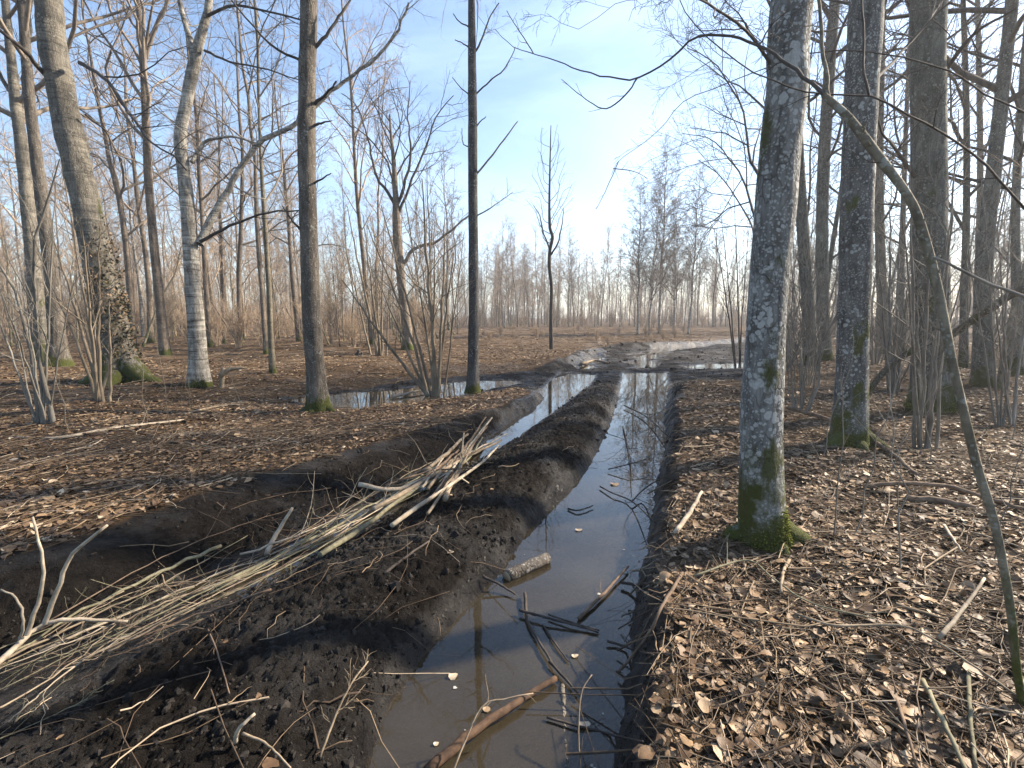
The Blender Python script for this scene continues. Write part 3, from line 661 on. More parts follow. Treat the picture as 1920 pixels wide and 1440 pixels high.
photo_tree('slim_tree', 'slim dark upright trunk with broken twigs, between pond and left rut', 'tree',
    [(887, 737, 27), (887, 680, 21), (888, 560, 19), (887, 400, 18), (886, 200, 17), (884, 0, 13)], 17, B_SLATE, T_BROWN,
    dict(TOP, z0=9.0, nl=12), [
        dict(p=[(893, 327), (920, 295), (945, 262, .1), (970, 228, .2)], w=(4, 2), t=(2,), lf=0.12, m=T_GREY),
        dict(p=[(893, 176), (920, 150), (945, 130, .1), (962, 100, .2), (966, 88, .2)], w=(3.4, 1.5), t=(4, 2), m=T_DARK),
        dict(p=[(892, 96), (905, 70), (915, 40, .1), (935, 5, .2)], w=(4, 2), t=(7, 4, 3), m=T_DARK),
        dict(p=[(878, 50), (860, 40), (850, 25)], w=(3, 1.5), t=(2,), m=T_DARK),
        dict(p=[(878, 88), (866, 80), (853, 75)], w=(3, 1.5), t=(2,), m=T_DARK),
        dict(p=[(879, 177), (862, 162), (848, 145)], w=(2.6, 1.2), t=(2,), m=T_DARK),
        dict(p=[(893, 238), (902, 226), (912, 219)], w=(3, 1.5), t=(2,), m=T_DARK),
        dict(p=[(893, 405), (920, 390), (945, 372, .3), (962, 360, .4)], w=(3, 1), t=(8, 5, 3), m=T_GREY, up=0.12),
        dict(p=[(878, 275), (868, 268), (866, 240)], w=(2.4, 1), t=(2,), m=T_DARK)],
    flare=0.4, sides=18, moss=(0.16, 500), seed=5.0, base_len=0.15)
photo_tree('brown_tree', 'tan-lit trunk with steep dark limbs, mossy foot, behind the hazel clump by the pond', 'tree',
    [(766, 656, 22), (762, 610, 18), (755, 550, 17), (748, 480, 17), (744, 420, 16), (742, 370, 12)], 10.5, B_WOOD, T_DARK,
    dict(nl=10, n2=7, n3=5, n4=4, lf=0.42, z0=7, ang=(22, 48), up=0.10), [
        dict(p=[(743, 395), (728, 360), (705, 330), (692, 270, .5), (670, 200, 1), (640, 175, 1)], w=(7, 1.5), t=(9, 6, 5), up=0.08, lf=0.4),
        dict(p=[(744, 385), (760, 340), (770, 290), (765, 220, .5), (770, 150, .5)], w=(7, 1.5), t=(9, 6, 5), up=0.1, lf=0.4),
        dict(p=[(748, 400), (775, 330), (800, 270), (820, 215, -.5), (850, 180, -1)], w=(6, 1.5), t=(9, 6, 5), up=0.08, lf=0.4),
        dict(p=[(752, 498), (775, 468), (815, 455), (860, 420, -1), (885, 400, -1)], w=(8, 3), t=(9, 6, 4), m=T_BROWN)],
    flare=0.5, sides=16, moss=(0.5, 900, 0.2), seed=6.0)
photo_tree('young_tree', 'slender young tree with narrow twiggy crown alone in the clearing', 'tree',
    [(1034, 656, 8), (1033, 600, 7), (1034, 540, 6.5), (1030, 500, 6.5), (1031, 470, 6), (1036, 445, 6), (1031, 425, 5.5), (1030, 380, 4.5), (1031, 320, 3.2), (1033, 235, 1.4)], 5, T_DARK, T_DARK,
    None, [dict(p=[(1033, 478), (1046, 455), (1054, 420), (1056, 390)], w=(4, 1.2), t=(7, 4, 2), up=0.12),
           dict(p=[(1031, 468), (1020, 440), (1012, 405), (1000, 385)], w=(3.4, 1.2), t=(7, 4, 2), up=0.12)] +
    [dict(p=[(1031, 462 - i * 18 + 6 * s), (1031 + s * RNG.uniform(7, 17), 446 - i * 18), (1031 + s * RNG.uniform(0.7, 1.15) * (27 - 1.4 * i), 412 - i * 17 + RNG.normal(0, 5)), (1031 + s * RNG.uniform(0.65, 1.3) * (38 - 2.4 * i), 388 - i * 16 + RNG.normal(0, 9))], w=(1.5 - 0.06 * i, 0.5), t=(3, 2), up=0.08, lf=0.4)
     for i in range(11) for s in ((1, -1) if i % 3 else (1 if i % 2 else -1,))],
    flare=0.2, sides=10, seed=7.0)
# --- dead ivy and brown leaves clinging to the lower trunk of the leaning tree
lt = bpy.data.objects['leaning_tree']; tv = [c for c in lt.children if c.name.startswith('trunk')][0].data.vertices
vs = np.array([v.co[:] for v in tv]); nrm_ = np.array([v.normal[:] for v in tv])
ok = (vs[:, 2] > 0.35) & (vs[:, 2] < 4.2) & (nrm_[:, 0] > -0.55) & (nrm_[:, 1] < 0.6); vs, nrm_ = vs[ok], nrm_[ok]
pr = np.exp(-((vs[:, 2] - 1.5) / 1.3) ** 2) * (0.3 + vnoise(vs[:, 0] * 5 + 9, vs[:, 2] * 3.5, 5) ** 2 * 2); ix = RNG.choice(len(vs), 1700, p=pr / pr.sum())
pp_ = vs[ix] + RNG.normal(0, 0.05, (1700, 3)) + nrm_[ix] * RNG.uniform(0.0, 0.06, (1700, 1)); a_ = RNG.normal(size=(1700, 3)); a_ /= np.linalg.norm(a_, axis=1, keepdims=True); b_ = np.cross(a_, RNG.normal(size=(1700, 3))); b_ /= np.linalg.norm(b_, axis=1, keepdims=True)
sz_ = RNG.uniform(0.02, 0.05, (1700, 1)); V = np.stack([pp_ - a_ * sz_, pp_ + b_ * sz_ * 0.7, pp_ + a_ * sz_, pp_ - b_ * sz_ * 0.7], 1)
g = Geo(); g.quads(V.reshape(-1, 3), np.arange(1700 * 4).reshape(-1, 4), np.repeat(RNG.random(1700), 4)); M_IVY = Mat('ivy'); M_IVY = M_IVY.done(M_IVY.ramp(M_IVY.attr('rnd'), [(0, (0.012, 0.014, 0.006)), (0.4, (0.04, 0.04, 0.016)), (0.7, (0.10, 0.06, 0.03)), (1, (0.24, 0.16, 0.09))]), 0.6, None, 0.3)
tag(g.build('ivy', M_IVY, lt, attr='rnd', smooth=False), kind='stuff')
# --- far left
photo_tree('forked_tree', 'pale forked trunk at the far left edge, branching above the clumps', 'tree',
    [(84, 678, 36), (74, 600, 32), (60, 470, 30), (44, 300, 29), (30, 200, 24), (20, 100, 20), (10, 0, 17)], 22, B_ASPEN, T_BROWN,
    dict(TOP, z0=7.5, nl=26, t1=0.95), [dict(p=[(38, 240), (48, 150, .3), (52, 70, .4), (60, -20, .5)], w=(17, 10), t=(9, 6, 5), m=B_ASPEN),
                                        dict(p=[(30, 190), (5, 150), (-30, 60)], w=(12, 6), t=(8, 6, 4), m=B_ASPEN)],
    flare=0.35, seed=8.0)
photo_tree('dark_tree', 'dark mossy trunk between the forked tree and the thick leaning trunk', 'tree',
    [(112, 688, 46), (104, 600, 34), (92, 480, 30), (74, 340, 27), (55, 180, 24), (40, 0, 20)], 20, B_DARK, T_BROWN, dict(TOP, z0=9), flare=0.7, moss=(0.5, 1200), seed=9.0)
photo_tree('red_brown_tree', 'tall thin brown trunk between leaning trunk and silver tree', 'tree',
    [(311, 667, 24), (302, 590, 19), (288, 450, 18), (278, 330, 17), (272, 180, 16), (266, 90, 13), (258, 0, 10)], 20, B_WOOD, T_BROWN,
    dict(TOP, z0=8, nl=24, ang=(25, 50), up=0.12), [dict(p=[(274, 110), (290, 60), (310, 10), (325, -40)], w=(9, 5), t=(8, 6, 4))], flare=0.35, seed=10.0)
photo_tree('pale_pole_tree', 'slim pale pole trunk standing close behind the straight mossy-footed tree', 'tree',
    [(512, 700, 14), (508, 640, 11), (504, 540, 10), (498, 440, 9), (492, 350, 8), (488, 270, 6)], 14, B_SMOOTH, T_BROWN, dict(TOP, z0=4.5, nl=18, ang=(25, 50), up=0.1), flare=0.3, sides=12, seed=11.0)
for k, (pts, lab) in enumerate([
    ([(499, 664, 10), (492, 560, 9), (482, 430, 8), (478, 300, 7)], 'dark thin trunk just left of the slim pale pole trunk'),
    ([(250, 655, 16), (240, 500, 13), (225, 380, 12), (205, 300, 9)], 'dark crooked trunk right behind the thick leaning trunk'),
    ([(450, 648, 10), (448, 520, 9), (452, 420, 8), (455, 300, 7)], 'brown slender trunk half way between silver tree and pale pole trunk'),
    ([(394, 650, 12), (386, 540, 10), (380, 420, 9), (372, 300, 8)], 'pale slender trunk just right of the silver banded trunk'),
    ([(420, 645, 8), (416, 520, 7), (412, 400, 6)], 'thin brown trunk right of the silver trunk, second behind it'),
    ([(560, 640, 9), (548, 520, 8), (540, 400, 7)], 'thin brown trunk left beside the straight mossy-footed tree')]):
    photo_tree('thin_tree', lab, 'tree', pts, 15, B_WOOD, T_BROWN, dict(TOP, z0=5, nl=14), flare=0.25, sides=10, seed=12.0 + k)
# --- right of the track
photo_tree('lichen_tree', 'grey lichen-crusted trunk with mossy foot close beside the right rut', 'tree',
    [(1432, 1016, 104), (1428, 940, 90), (1428, 800, 80), (1434, 640, 77), (1447, 470, 78), (1462, 300, 80), (1477, 150, 82), (1486, 0, 84)], 18, B_LICHEN, T_DARK,
    dict(TOP, z0=5.5), [
        dict(p=[(1445, 120), (1400, 60, -.3), (1350, 20, -.5), (1260, -30, -.8)], w=(7, 3), t=(9, 7, 5), up=-0.02),
        dict(p=[(1432, 350), (1405, 290, .5), (1390, 200, .9), (1340, 120, 1.3), (1290, 90, 1.6)], w=(8, 2.5), t=(12, 8, 5), lf=0.42, up=0.0),
        dict(p=[(1420, 425), (1395, 340, .8), (1370, 300, 1.3), (1330, 260, 1.8), (1280, 250, 2.4)], w=(7, 2), t=(12, 7, 5), lf=0.4, up=-0.03),
        dict(p=[(1418, 450), (1398, 400, .6), (1350, 330, 1.2), (1310, 300, 1.8)], w=(5, 2), t=(9, 6, 4), lf=0.4, up=-0.02)],
    flare=0.22, lobes=2, sides=36, rough=0.04, moss=(0.26, 2600, -0.3), seed=2.6, roots=((-0.25, 0.16, 0.075), (-1.5, 0.05, 0.06), (2.9, 0.08, 0.07), (1.2, 0.15, 0.07)), base_len=0.12)
photo_tree('spotted_tree', 'dark lichen-spotted trunk with wide mossy foot, second trunk right of the rut', 'tree',
    [(1592, 838, 78), (1595, 760, 66), (1598, 680, 64), (1604, 480, 65), (1612, 250, 67), (1625, 0, 69)], 19, B_LICHEN2, T_DARK, dict(TOP, z0=6.5),
    [dict(p=[(1630, 160), (1680, 110, .5), (1740, 40, 1), (1790, -30, 1.5)], w=(9, 4), t=(9, 6, 4))],
    flare=0.4, lobes=3, sides=30, rough=0.035, moss=(0.3, 2600), roots=((-0.4, 0.2, 0.09), (3.5, 0.22, 0.09), (-1.7, 0.1, 0.08), (1.5, 0.2, 0.09)), seed=1.3, base_len=0.16)
photo_tree('broad_tree', 'broad dark grey trunk behind the hazel poles on the right', 'tree',
    [(1748, 772, 100), (1746, 680, 82), (1744, 500, 74), (1742, 250, 71), (1742, 0, 71)], 21, B_GREEN, T_DARK, dict(TOP, z0=7),
    [dict(p=[(1715, 330), (1680, 280, -.5), (1655, 250, -1), (1640, 180, -1.5)], w=(9, 3), t=(9, 6, 4)), dict(p=[(1775, 130), (1830, 60, -.3), (1900, 20, -.6)], w=(12, 5), t=(9, 6, 4))],
    flare=0.4, sides=28, moss=(0.4, 2400), seed=3.6)
photo_tree('bent_tree', 'slightly bent grey trunk directly right of the lichen-crusted trunk', 'tree',
    [(1520, 684, 30), (1516, 600, 26), (1508, 470, 24), (1500, 350, 23), (1492, 200, 21), (1482, 0, 19)], 19, B_GREEN, T_DARK, dict(TOP, z0=7), flare=0.3, seed=4.4)
photo_tree('upright_tree', 'upright grey trunk between the lichen-crusted and the spotted trunk', 'tree',
    [(1546, 676, 30), (1543, 590, 26), (1541, 450, 25), (1545, 300, 24), (1556, 120, 23), (1566, 0, 22)], 20, B_GREEN, T_DARK, dict(TOP, z0=6, nl=22), flare=0.3, seed=5.4)
photo_tree('narrow_tree', 'narrow dark trunk right behind the dark lichen-spotted trunk', 'tree',
    [(1657, 664, 24), (1655, 580, 22), (1650, 450, 20), (1648, 300, 18), (1652, 100, 16)], 17, B_GREEN, T_DARK, dict(TOP, z0=5, nl=20), flare=0.3, seed=6.4)
photo_tree('backlit_tree', 'tall grey-green trunk leaning right against the bright sky at the right edge', 'tree',
    [(1842, 724, 44), (1842, 620, 38), (1846, 480, 36), (1862, 330, 32), (1884, 130, 29), (1898, 0, 27)], 18, B_GREEN, T_DARK, dict(TOP, z0=5.5, nl=24), flare=0.3, seed=7.4)
for k, (pts, lab) in enumerate([
    ([(1806, 690, 20), (1808, 560, 17), (1812, 400, 15), (1812, 200, 13), (1806, 0, 11)], 'thin grey trunk just right of the broad dark grey trunk'),
    ([(1836, 668, 16), (1834, 520, 14), (1838, 300, 13), (1833, 0, 11)], 'thin straight trunk left of the leaning backlit trunk'),
    ([(1908, 705, 26), (1906, 560, 22), (1904, 400, 19), (1912, 240, 17), (1925, 60, 15)], 'grey trunk cut by the right edge, beyond the leaning pole'),
    ([(1690, 668, 14), (1690, 540, 12), (1694, 380, 11), (1700, 200, 9)], 'slim trunk seen just left of the broad dark grey trunk')]):
    photo_tree('thin_tree', lab, 'tree', pts, 15, B_GREEN, T_DARK, dict(TOP, z0=4, nl=18), flare=0.25, sides=12, seed=22.0 + k)

# leaning sapling close by, arching left over the track
def bough(name, label, cat, pts, mat, twmat, subs, base=None, sides=12):
    P = [at_y(x, y, Y) for x, y, w, Y in pts]; R = [w * half(p) for p, (x, y, w, Y) in zip(P, pts)]
    b = P[0] if base is None else base
    root = empty(name, b, label, cat)
    V, F, Pc, Rc = bark_tube(local(P, b), R, sides, 0.025, 0.0, 3, 0.06, 3.0); g = Geo(); g.quads(V, F)
    if name == 'leaning_sapling':            # knots and stubs of shed twigs
        ii = RNG.integers(4, len(Pc) - 4, 26); dv = RNG.normal(size=(26, 3)); dv[:, 2] = np.abs(dv[:, 2]) * 0.6; dv /= np.linalg.norm(dv, axis=1, keepdims=True); L_ = RNG.uniform(1.15, 2.2, (26, 1)) * Rc[ii][:, None]
        g.tubes(np.stack([Pc[ii], Pc[ii] + dv * Rc[ii][:, None] * 0.8, Pc[ii] + dv * L_ + np.array([0, 0, 0.006]), Pc[ii] + dv * L_ * 1.02 + np.array([0, 0, 0.006])], 1), Rc[ii][:, None] * np.array([0.5, 0.42, 0.2, 0.02])[None], 6); g.build('trunk', mat, root)
    for s in subs:
        pp = [at_y(x, y, Y) - b for x, y, Y in s['p']]; sc = half(pp[0] + b)
        limb_geo(Geo(), pp, s['w'][0] * sc, s['w'][1] * sc, s.get('t', (6, 3)), s.get('lf', 0.2), s.get('up', 0.0), s.get('wob', 0.18), 6).build('limb', s.get('m', twmat), root)
    return root
p0 = hit(1925, 1330)
bough('leaning_sapling', 'smooth grey leaning pole at the right edge, arching left over the track', 'sapling',
    [(1932, 1400, 19, p0[1]), (1908, 1263, 19, p0[1]), (1892, 1122, 20, p0[1] + .03), (1864, 981, 20, p0[1] + .08), (1828, 860, 20, p0[1] + .14), (1786, 680, 20, p0[1] + .2), (1758, 540, 20, p0[1] + .28), (1725, 420, 20, p0[1] + .34), (1697, 360, 18, p0[1] + .38), (1640, 285, 21, p0[1] + .48), (1590, 220, 18, p0[1] + .56), (1545, 178, 13, p0[1] + .64)], B_SMOOTH, T_DARK,
    [dict(p=[(1555, 190, p0[1] + .62), (1548, 130, p0[1] + .7), (1540, 60, p0[1] + .75), (1534, -20, p0[1] + .8), (1530, -120, p0[1] + .9)], w=(10, 6), t=(3, 3), m=B_SMOOTH),
     dict(p=[(1550, 182, p0[1] + .63), (1500, 138, p0[1] + .75), (1430, 88, p0[1] + .95), (1360, 66, p0[1] + 1.1), (1300, 72, p0[1] + 1.2), (1262, 108, p0[1] + 1.25), (1195, 146, p0[1] + 1.3), (1150, 146, p0[1] + 1.35), (1090, 132, p0[1] + 1.4), (1045, 115, p0[1] + 1.45), (1000, 100, p0[1] + 1.5), (965, 88, p0[1] + 1.55), (928, 55, p0[1] + 1.6)], w=(10, 1.6), t=(3,), lf=0.08, m=T_DARK),
     dict(p=[(1195, 146, p0[1] + 1.3), (1180, 170, p0[1] + 1.3), (1150, 198, p0[1] + 1.32), (1130, 204, p0[1] + 1.35), (1105, 190, p0[1] + 1.38), (1080, 172, p0[1] + 1.4), (1052, 148, p0[1] + 1.45)], w=(3.6, 1.2), t=(4,), lf=0.2),
     dict(p=[(1000, 100, p0[1] + 1.5), (985, 75, p0[1] + 1.5), (968, 50, p0[1] + 1.5), (950, 20, p0[1] + 1.5)], w=(2.2, 1.2), t=(4,), lf=0.3),
     dict(p=[(1745, 480, p0[1] + .3), (1790, 500, p0[1] + .25), (1850, 530, p0[1] + .2), (1920, 556, p0[1] + .15), (1990, 590, p0[1] + .1)], w=(6, 8), t=(2,), m=T_GREY),
     dict(p=[(1660, 305, p0[1] + .45), (1630, 303, p0[1] + .45), (1600, 285, p0[1] + .45), (1585, 280, p0[1] + .45)], w=(3, 1.5), t=(2,))], base=p0)
# limbs reaching into view from a tree outside the frame on the right
p1 = np.array([4.6, 2.9, 0.0]); p1[2] = ground_z(p1[0], p1[1])
rt = bough('overhanging_tree', 'tree beyond the right edge reaching long dark limbs across the picture', 'tree',
    [(2390, 1200, 60, p1[1]), (2390, 700, 60, p1[1]), (2400, 300, 56, p1[1]), (2420, -200, 50, p1[1]), (2430, -900, 36, p1[1])], B_DARK, T_DARK,
    [dict(p=[(2395, 650, 2.9), (2200, 560, 2.8), (2040, 470, 2.75), (1920, 388, 2.7), (1835, 296, 2.7), (1770, 252, 2.7), (1710, 218, 2.7), (1630, 181, 2.75), (1530, 176, 2.8), (1467, 160, 2.8), (1400, 128, 2.85), (1337, 77, 2.9), (1300, 43, 2.95), (1270, -5, 3.0)], w=(13, 3), t=(6, 3), lf=0.10),
     dict(p=[(1630, 181, 2.75), (1620, 130, 2.75), (1620, 60, 2.8), (1612, -30, 2.9)], w=(6, 4), t=(2,)),
     dict(p=[(2400, 420, 2.9), (2150, 320, 2.95), (2000, 255, 3.0), (1915, 208, 3.05), (1850, 178, 3.1), (1790, 138, 3.15), (1690, 108, 3.2), (1600, 95, 3.3), (1540, 98, 3.35), (1480, 110, 3.4), (1430, 130, 3.5), (1340, 165, 3.6), (1280, 192, 3.7), (1240, 240, 3.75), (1190, 280, 3.8), (1160, 302, 3.85), (1145, 328, 3.85)], w=(10, 2), t=(5, 4), lf=0.08),
     dict(p=[(1160, 302, 3.85), (1148, 330, 3.85), (1132, 365, 3.9), (1118, 392, 3.9)], w=(2, 0.9), t=(3,)), dict(p=[(1150, 316, 3.85), (1190, 322, 3.9), (1215, 335, 4)], w=(2, 0.9), t=(4,)),
     dict(p=[(2410, 100, 2.9), (2000, -80, 3.2), (1600, -100, 3.5), (1300, -30, 3.7), (1180, 0, 3.8), (1140, 14, 3.85), (1105, 48, 3.9), (1075, 54, 3.9), (1050, 42, 3.95), (1025, 26, 4)], w=(9, 1.6), t=(8, 6, 4), lf=0.14, up=-0.03)],
    base=p1)

# ------------------------------------------------------------------ hazel clumps (many stems from one stool)
def clump(label, foot, stems, mat, wid=None, group=None, twigs=(9, 4), name='hazel_clump'):
    b = hit(*foot); root = empty(name, b, label, 'shrub', group)
    for s in stems:
        pts, w = s
        dyk = RNG.normal(0, 0.45)
        P = [b + np.array([RNG.normal(0, 0.05), RNG.normal(0, 0.05), -0.05])] if pts[0] is None else []
        for k, q in enumerate(pts):
            if q is None: continue
            f = k / (len(pts) - 1); P.append(at_y(q[0], q[1], b[1] + dyk * f))
        P = np.array(P) - b; sc = half(b)
        n = 14; PR = catmull(P, n); PR[1:] += RNG.normal(0, w * sc * 0.3, (n - 1, 3))
        rad = w * sc * np.linspace(1, 0.14, n) ** 0.8
        g = Geo(); g.tubes(PR[None], rad[None], 8)
        A, B_ = PR[None], rad[None]
        for q, m in enumerate(twigs):
            A, B_ = spawn(A, B_, m, 0.35 if q == 0 else 0.15, 1.0, (22, 52), 0.3 if q == 0 else 0.45, 0.009, 6, 0.12, 0.09, 0.6, 0.35); g.tubes(A, np.maximum(B_, 0.0013), 4 if q == 0 else 3)
        g.build('stem', mat, root)
    return root
def fan(foot, tips, w):
    fx, fy = foot; out = []
    for tx_, ty_ in tips:
        x0 = fx + (tx_ - fx) * 0.12 + RNG.normal(0, w * 0.7); e = RNG.uniform(0.92, 1.25)
        out.append(([(x0 + (tx_ - x0) * t_ ** e, fy + 4 + (ty_ - fy) * t_) for t_ in (0, 0.25, 0.5, 0.75, 1.0)], w * RNG.uniform(0.45, 0.95)))
    return out
clump('hazel clump of tan stems fanning out at the edge of the pond', (820, 742), fan((820, 742), [(640, 520), (690, 420), (715, 380), (748, 300), (765, 420), (790, 330), (800, 300), (815, 420), (835, 400), (850, 470), (870, 430), (700, 500), (812, 600)], 8.5), T_HAZEL)
clump('hazel clump of pale stems in front of the thick leaning trunk', (192, 756), fan((192, 756), [(120, 330), (150, 400), (95, 420), (165, 470), (185, 420), (60, 450), (205, 560), (130, 520), (215, 640)], 10), T_HAZEL)
clump('bent dark and pale stems rising at the left edge', (80, 796), fan((80, 796), [(0, 540), (-40, 480), (30, 480), (20, 560), (60, 430), (105, 340), (150, 470)], 9) + [([(100, 792), (80, 700), (62, 560), (68, 440), (100, 340), (112, 300)], 12), ([(72, 800), (66, 720), (45, 610), (15, 520), (-40, 440)], 13)], T_GREY)
clump('hazel clump of thin tan stems left of the tan-lit tree', (714, 668), fan((714, 668), [(640, 430), (660, 480), (680, 400), (690, 520), (705, 430), (720, 400), (730, 520), (650, 380)], 6), T_HAZEL)
clump('grey hazel poles in front of the broad dark grey trunk', (1730, 846), fan((1730, 846), [(1690, 380), (1707, 300), (1745, 420), (1790, 330), (1800, 200), (1720, 520), (1765, 560), (1830, 420)], 12), T_GREY)
clump('slim leaning saplings at the right edge beyond the fallen bough', (1880, 800), fan((1880, 800), [(1800, 380), (1840, 300), (1870, 420), (1900, 330), (1940, 400), (1910, 560), (1860, 520)], 9), T_GREY)
clump('thin grey stems behind the lichen-crusted trunk', (1385, 690), fan((1385, 690), [(1350, 380), (1340, 430), (1375, 330), (1395, 420), (1410, 360)], 4), T_DARK)
clump('slim stems beside the spotted trunk on the right', (1668, 740), fan((1668, 740), [(1640, 400), (1690, 380), (1710, 460), (1670, 330)], 8), T_GREY)

# ------------------------------------------------------------------ trees of the wood around, copied from a few grown ones
def stem_curve(H, r0, sway=0.25, lean=0.04):
    n = 9; P = np.zeros((n, 3)); P[:, 2] = np.linspace(0, H, n)
    off = np.cumsum(RNG.normal(0, sway, (n, 2)), 0) * 0.35 + np.linspace(0, 1, n)[:, None] * RNG.normal(0, lean * H, (1, 2)); off -= off[0]
    P[:, :2] = off; R = r0 * (1 - 0.93 * np.linspace(0, 1, n) ** 0.9)
    P[0, 2] = -0.15
    return P, R
def wood_proto(H, r0, mt, mtw, kw, one=False, sides=10):
    P, R = stem_curve(H, r0); V, F, Pc, Rc = bark_tube(P, R, sides, 0.3, 0.35, 3, 0.04, RNG.uniform(0, 9))
    g = Geo(); g.quads(V, F)
    kw = dict(kw); z0 = kw.pop('z0'); t0 = float(np.argmax(Pc[:, 2] > z0)) / (len(Pc) - 1)
    c = crown_geo(Pc[::2], Rc[::2], t0=t0, **kw)
    if one:
        nf = len(F); me_g = Geo(); me_g.v, me_g.f, me_g.a, me_g.n = list(g.v), list(g.f), list(g.a), g.n
        for v, f, a in zip(c.v, c.f, c.a): pass
        off = g.n; me_g.v += c.v; me_g.f += [f + off for f in c.f]; me_g.a += c.a
        me = me_g.mesh('far_tree', [mt, mtw])
        idx = np.ones(len(me.polygons), np.int32); idx[:nf] = 0; me.polygons.foreach_set('material_index', idx)
        return me
    return g.mesh('trunk', mt), c.mesh('crown', mtw)
MID = [wood_proto(19, 0.15, B_WOOD, T_TAN, dict(z0=5, nl=26, n2=8, n3=5, n4=4, lf=0.24, ang=(32, 58), up=0.08, fine=1.7)),
       wood_proto(17, 0.11, B_WOOD, T_TAN, dict(z0=3.5, nl=28, n2=8, n3=5, n4=4, lf=0.24, ang=(25, 50), up=0.10, fine=1.7)),
       wood_proto(20, 0.19, B_ASPEN, T_BROWN, dict(z0=6, nl=26, n2=9, n3=5, n4=4, lf=0.27, ang=(35, 62), up=0.07, fine=1.7)),
       wood_proto(15, 0.09, B_WOOD, T_TAN, dict(z0=2.5, nl=26, n2=7, n3=5, n4=3, lf=0.22, ang=(25, 48), up=0.12, fine=1.7)),
       wood_proto(18, 0.16, B_BIRCH, T_BROWN, dict(z0=5, nl=26, n2=8, n3=6, n4=4, lf=0.22, ang=(30, 50), up=0.04, droop=0.07, fine=1.6))]
RIGHT = [wood_proto(17, 0.12, B_GREEN, T_GREY, dict(z0=3, nl=26, n2=8, n3=5, n4=4, lf=0.24, ang=(35, 65), up=0.05, fine=1.7)),
         wood_proto(14, 0.08, B_GREEN, T_GREY, dict(z0=1.6, nl=28, n2=7, n3=5, n4=3, lf=0.22, ang=(35, 60), up=0.06, fine=1.7)),
         wood_proto(19, 0.16, B_GREEN, T_GREY, dict(z0=5, nl=24, n2=8, n3=5, n4=4, lf=0.26, ang=(38, 65), up=0.05, fine=1.7))]
FARM = [wood_proto(15, 0.10, B_SMOOTH, T_TAN, dict(z0=3.5, nl=26, n2=7, n3=5, n4=3, lf=0.22, ang=(22, 45), up=0.12, fine=4.0), True, 6),
        wood_proto(13, 0.09, B_BIRCH, T_BROWN, dict(z0=3, nl=26, n2=7, n3=5, n4=3, lf=0.22, ang=(22, 42), up=0.10, fine=4.0), True, 6),
        wood_proto(16, 0.14, B_SMOOTH, T_BROWN, dict(z0=4.5, nl=26, n2=7, n3=5, n4=3, lf=0.24, ang=(25, 50), up=0.10, fine=4.0), True, 6),
        wood_proto(11, 0.07, B_SMOOTH, T_TAN, dict(z0=1.5, nl=24, n2=7, n3=5, n4=3, lf=0.24, ang=(20, 40), up=0.13, fine=4.0), True, 6)]
def plant_two(protos, k, x, y, s, name, label, group):
    r = empty(name, (x, y, ground_z(x, y)), label, 'tree', group); r.rotation_euler = (0, 0, random.uniform(0, 6.28)); r.scale = (s, s, s * random.uniform(0.9, 1.12))
    for me, nm in zip(protos[k], ('trunk', 'crown')):
        o = bpy.data.objects.new(nm, me); o.parent = r; C.objects.link(o)
    return r
def plant_one(me, x, y, s, name, label, cat, group, sz=None):
    o = bpy.data.objects.new(name, me); C.objects.link(o); o.location = (x, y, ground_z(x, y)); o.rotation_euler = (0, 0, random.uniform(0, 6.28)); o.scale = (s, s, sz or s)
    return tag(o, label, cat, group)
placed = []
def free(x, y, d):
    for a, b in placed:
        if (a - x) ** 2 + (b - y) ** 2 < d * d: return False
    placed.append((x, y)); return True
def pick(n, x0, x1, y0, y1, dmin, p=1.0):
    out, tries = [], 0
    while len(out) < n and tries < n * 60:
        tries += 1
        xx = random.uniform(x0, x1); Yd = y0 + (y1 - y0) * random.random() ** p
        wxp = (xx - 960) / FPX * Yd * math.cos(PITCH)
        if free(wxp, Yd, dmin): out.append((wxp, Yd))
    return out
for x, y in pick(34, -260, 720, 24, 56, 1.6, 0.9):
    plant_two(MID, random.choice([0, 0, 1, 1, 2, 3, 3, 4]), x, y, random.uniform(0.85, 1.15), 'wood_tree', 'bare tan-barked tree among the wood left of the clearing', 'bare trees of the left wood')
for x, y in pick(20, 1490, 2250, 13, 50, 1.3, 1.0):
    plant_two(RIGHT, random.choice([0, 1, 1, 2]), x, y, random.uniform(0.8, 1.1), 'shade_tree', 'bare grey backlit tree in the thicket on the right', 'bare trees of the right thicket')
FL, FG = 'slender bare tree of the far wood behind the clearing', 'bare trees of the far wood'
for x, y in pick(100, -350, 860, 46, 100, 1.4): plant_one(random.choice(FARM), x, y, random.uniform(0.95, 1.35), 'far_tree', FL, 'tree', FG)
for x, y in pick(130, 840, 1480, 66, 105, 1.0): plant_one(random.choice(FARM), x, y, random.uniform(0.75, 1.05), 'far_tree', FL, 'tree', FG)
for x, y in pick(50, 1400, 2250, 46, 100, 1.6): plant_one(random.choice(FARM), x, y, random.uniform(0.8, 1.2), 'far_tree', FL, 'tree', FG)
